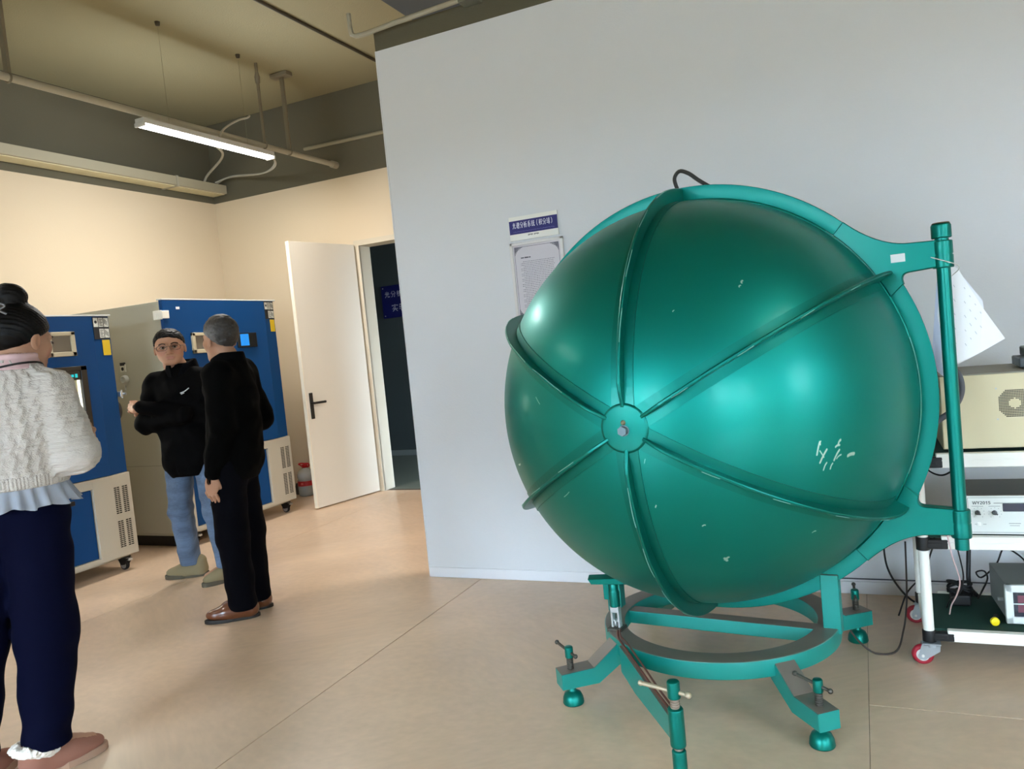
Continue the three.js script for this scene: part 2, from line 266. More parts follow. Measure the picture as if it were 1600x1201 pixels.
{
  const t = thing('wall_sign', 'small white plaque with a blue lettered band above the framed notice', 'sign', [-1.577, 1.962, ZP]);
  const tex = canvasTex(1024, 464, (g, w, h) => {
    g.fillStyle = '#f1efe9'; g.fillRect(0, 0, w, h); g.fillStyle = '#15106b'; g.fillRect(0, 78, w, 262);
    write(g, '光谱分析系统(积分球)', 66, 108, 81, 128, '#e9e8f6', 9);
    g.strokeStyle = '#8f8cd0'; g.lineWidth = 5; for (let i = 0; i < 44; i++) { const x = 80 + i * 20; g.beginPath(); g.moveTo(x, 296 - (i * 7 % 3) * 4); g.lineTo(x + 12, 296 + (i * 5 % 4) * 3); g.stroke(); }
    g.strokeStyle = '#333'; g.lineWidth = 6; for (let i = 0; i < 11; i++) if (i !== 5) { const x = 390 + i * 21; g.strokeRect(x, 372, 10, 22 - (i % 3) * 5); }
  });
  const [g, m] = plate(0.282, 0.128, 0.008, tex, '#e9e7e0'); const s = part(t, 'board', g, m); s.position.z = 0.006;
  part(t, 'back_tape', boxAt(-0.12, 0.12, -0.05, 0.05, 0, 0.003), M.white);
  const f = thing('framed_notice', 'framed paper notice with corner ornaments hung under the blue sign', 'notice', [-1.571, 1.67, ZP]);
  const tex2 = canvasTex(768, 1024, (g, w, h) => {
    g.fillStyle = '#cdc6cc'; g.fillRect(0, 0, w, h); g.strokeStyle = '#5d5a66'; g.lineWidth = 6; g.strokeRect(28, 28, w - 56, h - 56);
    for (const [x, y, a, b] of [[28, 28, 1, 1], [w - 28, 28, -1, 1], [28, h - 28, 1, -1], [w - 28, h - 28, -1, -1]]) { g.fillStyle = '#45424f'; for (let i = 0; i < 5; i++) { g.fillRect(Math.min(x, x + a * (130 - i * 26)), Math.min(y + b * i * 14, y + b * (i * 14 + 9)), 130 - i * 26, 9); g.fillRect(Math.min(x + a * i * 14, x + a * (i * 14 + 9)), Math.min(y, y + b * (110 - i * 22)), 9, 110 - i * 22); } }
    g.fillStyle = '#3b3943'; g.fillRect(120, 172, 52, 14); g.fillRect(180, 170, 64, 17); g.fillRect(250, 172, 30, 14);
    let r = 5; for (let y = 230; y < 900; y += 24) { let x = y % 72 < 30 ? 150 : 110; while (x < 640) { r = (r * 137 + 11) % 101; const L = 10 + r % 26; g.fillStyle = r % 3 ? '#8d8994' : '#6d6975'; g.fillRect(x, y, L, 8); x += L + 6; if (r > 96) break; } }
  });
  const [g2, m2] = plate(0.278, 0.402, 0.006, tex2, '#cfc9ce', 0.35); part(f, 'paper', g2, m2).position.z = 0.009;
  part(f, 'frame', [boxAt(-0.155, 0.155, 0.2, 0.216, 0, 0.018, 0.003), boxAt(-0.155, 0.155, -0.216, -0.2, 0, 0.018, 0.003), boxAt(-0.155, -0.138, -0.216, 0.216, 0, 0.018, 0.003), boxAt(0.138, 0.155, -0.216, 0.216, 0, 0.018, 0.003)], std('#dedad8', 0.4));
  part(f, 'backing', boxAt(-0.14, 0.14, -0.202, 0.202, 0, 0.006), M.white);
  const c = thing('door_sign', 'dark blue lettered sign on the corridor wall seen through the doorway', 'sign', [-5.42, 2.03, -8.75]);
  const tex3 = canvasTex(512, 360, (g, w, h) => { g.fillStyle = '#151a6e'; g.fillRect(0, 0, w, h); write(g, '光分析中心', 40, 60, 82, 74, '#c9cbe0', 8); write(g, '实验室', 120, 210, 100, 84, '#c9cbe0', 9); });
  const [g3, m3] = plate(0.58, 0.42, 0.02, tex3, '#151a6e'); part(c, 'board', g3, m3).position.z = 0.012;
  for (const [x, y] of [[-0.26, 0.18], [0.26, 0.18], [-0.26, -0.18], [0.26, -0.18]]) part(c, 'screw', rod([x, y, 0.018], [x, y, 0.027], 0.008), M.steel);
}

// ---------------------------------------------------------------- the green integrating sphere on its stand
{
  const R = 0.747, F = 0.804, CY = 1.06;
  const S = thing('integrating_sphere', 'big glossy green ribbed metal sphere on a four-legged ring stand', 'sphere', [-0.582, 0, -3.0], -0.116);
  const chips = [];   // worn spots, by direction from the centre in the sphere's own frame
  const chip = (x, y, z, len, ang, w) => chips.push([x, y, z, len, ang, w]);
  chip(0.681, -0.138, 0.719, 0.05, 75, 5); chip(0.694, -0.172, 0.698, 0.055, 62, 5); chip(0.69, -0.163, 0.705, 0.03, 110, 3); chip(0.736, -0.176, 0.655, 0.042, 62, 5); chip(0.742, -0.184, 0.645, 0.02, 40, 3);
  chip(0.78, -0.185, 0.598, 0.02, 10, 6); chip(0.749, -0.125, 0.65, 0.016, 60, 5); chip(0.742, -0.14, 0.656, 0.014, 20, 4); chip(0.695, -0.215, 0.686, 0.03, 65, 4); chip(0.715, -0.218, 0.664, 0.022, 65, 4); chip(0.69, -0.118, 0.714, 0.014, 80, 3);
  chip(0.296, -0.587, 0.753, 0.018, 40, 7); chip(0.291, -0.592, 0.752, 0.016, 110, 6); chip(0.441, 0.539, 0.717, 0.01, 80, 4); chip(0.435, 0.522, 0.733, 0.008, 60, 3); chip(0.069, -0.136, 0.988, 0.02, 70, 2); chip(-0.693, -0.201, 0.692, 0.03, 20, 4);
  chip(0.5, 0.3, 0.81, 0.006, 0, 3); chip(0.2, 0.45, 0.87, 0.006, 50, 3); chip(0.62, -0.5, 0.6, 0.012, 20, 3); chip(-0.35, -0.3, 0.887, 0.05, 35, 2); chip(-0.45, 0.12, 0.88, 0.04, 130, 2); chip(0.25, -0.42, 0.87, 0.012, 20, 4); chip(0.08, -0.33, 0.94, 0.01, 60, 4);
  const paint = canvasTex(2048, 1024, (g, w, h) => {
    g.fillStyle = '#00897d'; g.fillRect(0, 0, w, h);
    for (const [x, y, z, len, ang, lw] of chips) {
      // SphereGeometry turned so that its pole is +z: u runs with the angle about z, v with the angle from the pole
      const a = ang * Math.PI / 180, dx = len * Math.cos(a), dy = len * Math.sin(a);
      const at = (X, Y) => { const rr = Math.sqrt(Math.max(0, 1 - X * X - Y * Y)); const t = Math.acos(rr); let p = Math.atan2(-Y, -X); if (p < 0) p += 2 * Math.PI; return [p / (2 * Math.PI) * w, t / (Math.PI / 2) * h]; };
      const [x0, y0] = at(x - dx / 2, y - dy / 2), [x1, y1] = at(x + dx / 2, y + dy / 2);
      if (Math.abs(x1 - x0) > w / 2) continue;
      g.strokeStyle = '#bfe6dc'; g.lineCap = 'round'; g.lineWidth = lw; g.beginPath(); g.moveTo(x0, y0); g.quadraticCurveTo((x0 + x1) / 2 + 2, (y0 + y1) / 2 - 2, x1, y1); g.stroke();
    }
  });
  const coat = { metalness: 0.82, clearcoat: 0.16, clearcoatRoughness: 0.2 };
  const sparkle = noiseTex((u, v) => 0.5 + (fbm(u, v, 9, 3, 2) - 0.5) * 0.25 + (fbm(u, v, 160, 2, 5) - 0.5) * 0.5, 512, 512, false, 6);
  const shell = phy('#ffffff', 0.43, { ...coat, map: paint, bumpMap: sparkle, bumpScale: 0.0003 });
  const green = phy('#007c70', 0.42, { ...coat });
  const greenStand = phy('#ffffff', 0.45, { metalness: 0.2, clearcoat: 0.2, clearcoatRoughness: 0.3, vertexColors: true });
  // dust lies on faces that look up; worn dark blotches elsewhere
  const dusty = (geo) => {
    const q = geo.index ? geo.toNonIndexed() : geo; q.computeBoundingBox(); const n = q.attributes.normal, p = q.attributes.position, c = new Float32Array(p.count * 3);
    for (let i = 0; i < p.count; i++) {
      const up = n.getY(i), b = noise.noise(p.getX(i) * 9, p.getY(i) * 9, p.getZ(i) * 9), t = 0.9 + 0.3 * b;
      c.set(up > 0.8 ? [0.2 * t, 0.165 * t, 0.135 * t] : up > 0.5 ? [0.06, 0.13, 0.11] : [0.002, 0.27, 0.23], 3 * i);
    }
    q.setAttribute('color', new THREE.BufferAttribute(c, 3)); return q;
  };
  const dpart = (parent, name, geo, label) => part(parent, name, dusty(Array.isArray(geo) ? merge(geo) : geo), greenStand, label);

  const dome = () => new THREE.SphereGeometry(R, 160, 64, 0, Math.PI * 2, 0, Math.PI / 2).rotateX(Math.PI / 2);
  const front = part(S, 'front_hemisphere', dome().translate(0, CY, 0.002), shell);
  part(S, 'rear_hemisphere', dome().rotateY(Math.PI).translate(0, CY, -0.002), green);
  const meridian = (phi, a) => V(Math.sin(a) * Math.cos(phi), Math.sin(a) * Math.sin(phi), Math.cos(a));
  function patch(phi, a0, a1, half, lift, n = 40) {     // a narrow strap lying on the dome along a meridian
    const pos = [], idx = []; const side = V(-Math.sin(phi), Math.cos(phi), 0);
    const prof = [[-half, -0.004], [-half, lift], [half, lift], [half, -0.004]];
    for (let i = 0; i <= n; i++) { const d = meridian(phi, a0 + (a1 - a0) * i / n); for (const [s, h] of prof) { const q = d.clone().multiplyScalar(R).addScaledVector(side, s); const L = Math.hypot(q.x, q.y, q.z); q.multiplyScalar((R + h) / L); pos.push(q.x, q.y + CY, q.z + 0.002); } }
    const m = prof.length;
    for (let i = 0; i < n; i++) for (let k = 0; k < m - 1; k++) { const a = i * m + k, b = a + 1, c = a + m, e = c + 1; idx.push(a, b, c, b, e, c); }
    idx.push(0, 2, 1, 0, 3, 2); const l = n * m; idx.push(l, l + 1, l + 2, l, l + 2, l + 3);
    const g = new THREE.BufferGeometry(); g.setAttribute('position', new THREE.Float32BufferAttribute(pos, 3)); g.setIndex(idx); const q = g.toNonIndexed(); q.computeVertexNormals(); q.setAttribute('uv', new THREE.BufferAttribute(new Float32Array(q.attributes.position.count * 2), 2)); return q;
  }
  function fin(phi, a0, a1, h0, h1, half, n = 48) {      // upright plate standing on the dome
    const pos = [], idx = []; const side = V(-Math.sin(phi), Math.cos(phi), 0);
    for (let i = 0; i <= n; i++) {
      const t = i / n, d = meridian(phi, a0 + (a1 - a0) * t), h = (h0 + (h1 - h0) * t) * Math.min(1, t * 14 + 0.25);
      for (const [s, r] of [[-half, R - 0.006], [-half, R + h - 0.002], [-half * 0.5, R + h], [half * 0.5, R + h], [half, R + h - 0.002], [half, R - 0.006]]) { const q = d.clone().multiplyScalar(r).addScaledVector(side, s); pos.push(q.x, q.y + CY, q.z + 0.002); }
    }
    const m = 6;
    for (let i = 0; i < n; i++) for (let k = 0; k < m - 1; k++) { const a = i * m + k, b = a + 1, c = a + m, e = c + 1; idx.push(a, b, c, b, e, c); }
    for (const [l, f] of [[0, 1], [n * m, -1]]) for (let k = 1; k < m - 1; k++) f > 0 ? idx.push(l, l + k + 1, l + k) : idx.push(l, l + k, l + k + 1);
    const g = new THREE.BufferGeometry(); g.setAttribute('position', new THREE.Float32BufferAttribute(pos, 3)); g.setIndex(idx); const q = g.toNonIndexed(); q.computeVertexNormals(); q.setAttribute('uv', new THREE.BufferAttribute(new Float32Array(q.attributes.position.count * 2), 2)); return q;
  }
  const worn = std('#6fb3a6', 0.5);
  for (let k = 0; k < 6; k++) {
    const phi = (30 + 60 * k) * Math.PI / 180;
    const rb = part(S, 'rib', [fin(phi, 0.085, Math.PI / 2 - 0.012, 0.03, 0.052, 0.0055), patch(phi, 0.06, 1.45, 0.036, 0.003)], green);
    // bare worn edge
    const edge = []; const wob = (t) => 0.0012 * Math.sin(t * 37 + k); const pts = [];
    for (let i = 0; i <= 30; i++) { const t = 0.1 + (0.72) * i / 30, h = 0.03 + 0.022 * t, d = meridian(phi, 0.085 + (Math.PI / 2 - 0.1) * t).multiplyScalar(R + h); const s = V(-Math.sin(phi), Math.cos(phi), 0).multiplyScalar(-0.004 + wob(t)); pts.push([d.x + s.x, d.y + s.y + CY, d.z + s.z + 0.002]); }
    for (let q = 0; q < 4; q++) { const i0 = (q * 8 + (k * 3) % 4), i1 = Math.min(30, i0 + 2 + (q * 5 + k * 7) % 5); edge.push(tube(pts.slice(i0, i1 + 1), 0.0012, 20, 5)); } for (const q of edge) part(rb, 'worn_edge', q, worn);
  }
  // hub plate, bolt and eyelet
  const hubPts = []; for (let i = 0; i <= 10; i++) { const a = 0.1 * i / 10; hubPts.push([Math.sin(a) * (R + 0.0065), Math.cos(a) * (R + 0.0065)]); } hubPts.push([Math.sin(0.104) * (R - 0.002), Math.cos(0.104) * (R - 0.002)]);
  const hub = part(S, 'hub', lathe(hubPts, 48).rotateX(Math.PI / 2).translate(0, CY, 0.002), green);
  part(hub, 'bolt', [new THREE.CylinderGeometry(0.015, 0.015, 0.02, 6).rotateX(Math.PI / 2).translate(0, CY - 0.006, R + 0.016), lathe([[0, 0], [0.017, 0], [0.017, 0.004], [0, 0.004]], 20).rotateX(Math.PI / 2).translate(0, CY - 0.006, R + 0.006)], std('#6c7f86', 0.45, { metalness: 0.5 }));
  part(hub, 'eyelet', [new THREE.TorusGeometry(0.006, 0.002, 6, 14).translate(0, CY + 0.018, R + 0.01), rod([0, CY + 0.018, R + 0.004], [0, CY + 0.018, R + 0.012], 0.004)], std('#7c7458', 0.5, { metalness: 0.5 }));
  // meeting flanges
  const ringGeo = (r0, r1, z0, z1) => lathe([[r0, z0], [r1 - 0.002, z0], [r1, z0 + 0.002], [r1, z1 - 0.002], [r1 - 0.002, z1], [r0, z1], [r0, z0]], 160).rotateX(Math.PI / 2).translate(0, CY, 0);
  part(S, 'flange', [ringGeo(R - 0.008, F, 0.001, 0.013), new THREE.TorusGeometry(R + 0.001, 0.006, 8, 160).translate(0, CY, 0.014)], green);
  part(S, 'rear_flange', [ringGeo(R - 0.008, F - 0.001, -0.014, -0.001), new THREE.TorusGeometry(R + 0.001, 0.006, 8, 160).translate(0, CY, -0.014)], green);
  part(S, 'rim_wear', [new THREE.TorusGeometry(R + 0.004, 0.0014, 5, 60, 0.62).rotateZ(-0.38).translate(0, CY, 0.021), new THREE.TorusGeometry(R + 0.004, 0.0012, 5, 40, 0.3).rotateZ(0.55).translate(0, CY, 0.021)], worn);
  // hinge ears, hinge rod and collars on the right
  const ear = (flip, z0, z1) => {
    const s = new THREE.Shape(); const a0 = 0.81, a1 = 0.46, y = (v) => flip * v;
    s.moveTo(F * Math.cos(a0) - 0.002, y(F * Math.sin(a0))); s.quadraticCurveTo(0.655, y(0.487), 0.745, y(0.484)); s.lineTo(0.822, y(0.481)); s.lineTo(0.822, y(0.4)); s.lineTo(0.74, y(0.394)); s.quadraticCurveTo(0.71, y(0.391), F * Math.cos(a1), y(F * Math.sin(a1)));
    for (let i = 0; i <= 14; i++) { const a = a1 - 0.02 + (a0 - a1 + 0.02) * i / 14; s.lineTo((R + 0.008) * Math.cos(a), y((R + 0.008) * Math.sin(a))); }
    return new THREE.ExtrudeGeometry(s, { depth: z1 - z0, bevelEnabled: true, bevelSize: 0.003, bevelThickness: 0.003, bevelSegments: 1 }).translate(0, CY, z0);
  };
  for (const f of [1, -1]) { const e = part(S, 'hinge_ear', ear(f, 0.004, 0.02), green); if (f > 0) { part(e, 'paper_tag', boxAt(0.69, 0.733, CY + 0.428, CY + 0.455, 0.022, 0.0245), std('#d9dddd', 0.6), 'white paper tag'); } part(S, 'rear_hinge_ear', ear(f, -0.022, -0.006), green); }
  const rodThing = part(S, 'hinge_rod', [rod([0.84, CY - 0.535, 0], [0.84, CY + 0.53, 0], 0.0215, 0.0205, 24)], green);
  part(rodThing, 'collar', [lathe([[0.0, -0.043], [0.0295, -0.043], [0.031, -0.04], [0.031, -0.003], [0.028, 0], [0.031, 0.003], [0.031, 0.041], [0.029, 0.044], [0, 0.044]], 28).translate(0.84, CY + 0.436, 0)], green);
  part(rodThing, 'collar', [lathe([[0.0, -0.05], [0.0295, -0.05], [0.031, -0.046], [0.031, -0.003], [0.028, 0], [0.031, 0.003], [0.031, 0.041], [0.029, 0.044], [0, 0.044]], 28).translate(0.84, CY - 0.445, 0)], green);
  part(rodThing, 'cap', lathe([[0, 0], [0.028, 0], [0.03, 0.003], [0.03, 0.04], [0.027, 0.046], [0, 0.048]], 28).translate(0.84, CY + 0.489, 0), green);
  part(rodThing, 'worn_top', lathe([[0, 0], [0.0265, 0], [0.024, 0.003], [0, 0.004]], 24).translate(0.84, CY + 0.5362, 0), std('#8a7458', 0.6, { metalness: 0.4 }));
  part(S, 'wire_handle', tube([[-0.02, CY + 0.79, -0.02], [-0.032, CY + 0.85, -0.02], [-0.012, CY + 0.872, -0.02], [0.02, CY + 0.86, -0.02], [0.06, CY + 0.825, -0.02], [0.11, CY + 0.785, -0.02]], 0.0075, 40, 8), std('#2b2a27', 0.6), 'dark bent wire loop');
  part(S, 'side_screw', [rod([-0.74, CY - 0.005, -0.06], [-0.772, CY - 0.005, -0.06], 0.006), rod([-0.772, CY - 0.005, -0.06], [-0.784, CY - 0.005, -0.06], 0.01, 0.01, 6)], M.steelDark);
  // stand: ring, cross bar, posts, legs with levelling screws
  const stand = S;
  dpart(stand, 'base_ring', new THREE.LatheGeometry([[0.362, 0.158], [0.436, 0.158], [0.44, 0.162], [0.44, 0.216], [0.436, 0.22], [0.362, 0.22], [0.36, 0.216], [0.36, 0.162], [0.362, 0.158]].map(p => new THREE.Vector2(...p)), 96).toNonIndexed().translate(0, 0, 0), 'dusty round ring of the stand');
  dpart(stand, 'cross_bar', boxAt(-0.37, 0.37, 0.162, 0.214, -0.03, 0.03, 0.004));
  for (const s of [-1, 1]) dpart(stand, 'post', [boxAt(s > 0 ? 0.388 : -0.455, s > 0 ? 0.45 : -0.395, 0.2, s > 0 ? 0.415 : 0.415, -0.024, 0.024, 0.004)]);
  for (let k = 0; k < 4; k++) {
    const grp = new THREE.Group();
    const legG = merge([extrude([[0.40, 0.158], [0.44, 0.2], [0.535, 0.13], [0.66, 0.127], [0.66, 0.072], [0.52, 0.072], [0.41, 0.14]], 0.072, 0.002).translate(0, 0, -0.036)]);
    const turn = (g) => g.rotateY(-(45 + 90 * k) * Math.PI / 180);
    const leg = dpart(stand, 'leg', turn(legG)); 
    const sx = 0.615;
    part(leg, 'foot', turn(lathe([[0, 0], [0.037, 0], [0.0395, 0.005], [0.037, 0.024], [0.03, 0.04], [0.018, 0.047], [0.014, 0.052], [0.014, 0.075], [0, 0.075]], 28).translate(sx, 0, 0)), green);
    part(leg, 'screw', turn(merge([rod([sx, 0.12, 0], [sx, 0.175, 0], 0.0115), ...[0, 1, 2, 3, 4, 5].map(i => new THREE.TorusGeometry(0.0115, 0.0016, 5, 18).rotateX(Math.PI / 2).translate(sx, 0.132 + i * 0.007, 0))])), M.steelDark);
    part(leg, 'screw_head', turn(lathe([[0, 0], [0.0135, 0], [0.0155, 0.003], [0.0155, 0.038], [0.013, 0.042], [0, 0.042]], 20).translate(sx, 0.172, 0)), green);
    const t = -(45 + 90 * k) * Math.PI / 180, hx = Math.cos(t) * sx, hz = -Math.sin(t) * sx, [ax, az] = [[0.85, 0.3], [0.75, 0.35], [0.4, -0.75], [0.15, 0.85]][k];
    const A = [hx - ax * 0.085, 0.211, hz - az * 0.085], B = [hx + ax * 0.045, 0.186, hz + az * 0.045];
    part(leg, 'handle', [rod(A, B, 0.0052), new THREE.SphereGeometry(0.0085, 12, 8).translate(...A), new THREE.SphereGeometry(0.0085, 12, 8).translate(...B)], M.steelDark);
  }
  // front outrigger: a flat arm reaching towards the photographer with a screw jack on its end
  const inv = (x, y, z) => { const c = Math.cos(-0.116), s = Math.sin(-0.116), X = x + 0.582, Z = z + 3.0; return [X * c - Z * s, y, X * s + Z * c]; };
  {
    const A = inv(-0.875, 0, -2.655), B = inv(-0.553, 0, -2.115); const L = Math.hypot(B[0] - A[0], B[2] - A[2]), ang = Math.atan2(-(B[2] - A[2]), B[0] - A[0]);
    const arm = dpart(stand, 'outrigger_arm', extrude([[0, 0.215], [L, 0.228], [L, 0.165], [L * 0.3, 0.12], [0, 0.12]], 0.01, 0.001).translate(0, 0, -0.005).rotateY(ang).translate(A[0], 0, A[2]));
    part(arm, 'sleeve', [lathe([[0, 0.165], [0.021, 0.165], [0.0225, 0.17], [0.0225, 0.272], [0.02, 0.277], [0, 0.277]], 24).translate(B[0], 0, B[2])], green);
    part(arm, 'screw', [rod([B[0], 0.12, B[2]], [B[0], 0.31, B[2]], 0.0125), ...[0, 1, 2, 3].map(i => new THREE.TorusGeometry(0.0125, 0.0018, 5, 18).rotateX(Math.PI / 2).translate(B[0], 0.281 + i * 0.007, B[2]))], std('#9a8b7c', 0.5, { metalness: 0.5 }));
    part(arm, 'screw_head', lathe([[0, 0], [0.0165, 0], [0.0185, 0.003], [0.0185, 0.046], [0.016, 0.05], [0, 0.05]], 20).translate(B[0], 0.305, B[2]), green);
    part(arm, 'handle', [rod([B[0] - 0.103, 0.33, B[2] - 0.01], [B[0] + 0.04, 0.322, B[2] + 0.004], 0.0065, 0.0065), new THREE.SphereGeometry(0.0085, 12, 8).translate(B[0] - 0.103, 0.33, B[2] - 0.01), new THREE.SphereGeometry(0.0105, 12, 8).translate(B[0] + 0.043, 0.322, B[2] + 0.004)], std('#b9ab92', 0.45, { metalness: 0.5 }), 'bare metal cross handle');
    part(arm, 'lower_post', [lathe([[0, 0], [0.04, 0], [0.042, 0.005], [0.03, 0.03], [0.0205, 0.045], [0.0205, 0.15], [0.018, 0.155], [0, 0.155]], 24).translate(B[0], 0, B[2])], green);
  }
  // clevis strut under the left rim
  {
    const P = inv(-0.93, 0, -2.8);
    const st = part(stand, 'strut', [lathe([[0, 0], [0.019, 0], [0.0205, 0.003], [0.0205, 0.058], [0.018, 0.062], [0.017, 0.066], [0.017, 0.1], [0, 0.1]], 22).translate(P[0], 0.308, P[2])], green);
    part(st, 'clevis', [boxAt(P[0] - 0.018, P[0] + 0.018, 0.285, 0.312, P[2] - 0.014, P[2] + 0.014, 0.004), boxAt(P[0] - 0.018, P[0] - 0.009, 0.225, 0.3, P[2] - 0.013, P[2] + 0.013, 0.003), boxAt(P[0] + 0.009, P[0] + 0.018, 0.225, 0.3, P[2] - 0.013, P[2] + 0.013, 0.003), rod([P[0] - 0.02, 0.252, P[2]], [P[0] + 0.02, 0.252, P[2]], 0.007), new THREE.TorusGeometry(0.012, 0.004, 8, 18).rotateY(Math.PI / 2).translate(P[0], 0.245, P[2])], std('#c2c5c4', 0.35, { metalness: 0.6 }), 'bare metal clevis');
    part(st, 'foot_block', boxAt(P[0] - 0.03, P[0] + 0.03, 0.212, 0.23, P[2] - 0.03, P[2] + 0.03, 0.004), M.steelDark);
    part(st, 'bracket', [extrude([[-0.09, 0.408], [0.11, 0.4], [0.13, 0.412], [0.06, 0.424], [-0.1, 0.424]], 0.06, 0.002).rotateY(0.35).translate(P[0], 0, P[2] - 0.03), boxAt(P[0] - 0.045, P[0] - 0.02, 0.33, 0.41, P[2] - 0.02, P[2] + 0.0, 0.003)], green);
  }
  solo('brown_cable', 'brown twin cable running along the thin outrigger arm of the sphere stand', 'cable', [tube([[-0.908, 0.236, -2.74], [-0.9, 0.236, -2.71], [-0.885, 0.234, -2.67], [-0.86, 0.233, -2.63], [-0.76, 0.235, -2.462], [-0.66, 0.238, -2.294], [-0.59, 0.243, -2.18]], 0.0042, 50), tube([[-0.9, 0.238, -2.745], [-0.893, 0.238, -2.715], [-0.878, 0.238, -2.68], [-0.85, 0.236, -2.643], [-0.745, 0.239, -2.466], [-0.65, 0.242, -2.3], [-0.585, 0.246, -2.19]], 0.0034, 50)], std('#5b2f22', 0.6));
}
// papers tied to the hinge rod
{
  const t = thing('paper_bundle', 'loose white papers tied with string to the hinge rod of the sphere', 'papers', [0.27, 1.05, -2.965], 0.08);
  const sheet = (pts, z, bow) => {
    const g = extrude(pts, 0.0008); const p = g.attributes.position; for (let i = 0; i < p.count; i++) p.setZ(i, p.getZ(i) + z + bow * Math.pow(p.getX(i) / 0.15, 2)); g.computeVertexNormals(); return g;
  };
  const txt = std('#eceef2', 0.75);
  part(t, 'sheet', sheet([[-0.01, 0.435], [0.03, 0.395], [0.092, 0.265], [0.155, 0.155], [0.08, 0.117], [-0.012, 0.072], [-0.028, 0.2]], 0.004, -0.02), txt);
  part(t, 'sheet', sheet([[-0.016, 0.42], [0.03, 0.39], [0.096, 0.286], [0.098, 0.262], [0.06, 0.16], [-0.03, 0.05], [-0.05, 0.18]], 0.0, -0.025), std('#e0e5f0', 0.75));
  part(t, 'sheet', sheet([[-0.03, 0.40], [0.0, 0.2], [-0.005, 0.05], [-0.03, 0.042], [-0.058, 0.07], [-0.062, 0.14], [-0.045, 0.28]], -0.006, 0.05), std('#c9d3ea', 0.75));
  const ink = std('#c3c7cf', 0.8); const lines = [];
  for (let r = 0; r < 7; r++) for (let i = 0; i < 6; i++) { const f = i / 6, x = 0.03 + f * 0.085 - r * 0.016, y = 0.36 - f * 0.17 - r * 0.018; if ((i * 7 + r * 3) % 5 && x > 0.0) { const g = new THREE.BoxGeometry(0.007 + (i * 3 + r) % 3 * 0.002, 0.002, 0.0003).rotateZ(-1.11).translate(x, y, 0.0053 - 0.02 * Math.pow(x / 0.15, 2)); lines.push(g); } }
  const pr = part(t, 'print', lines, ink);
  part(t, 'string', [tube([[-0.062, 0.44, 0.092], [-0.045, 0.432, 0.1], [-0.018, 0.42, 0.102], [0.01, 0.408, 0.094], [0.022, 0.396, 0.062], [0.012, 0.38, 0.02], [0.002, 0.372, 0.004]], 0.0016, 40, 6)], std('#d9dad3', 0.7));
}

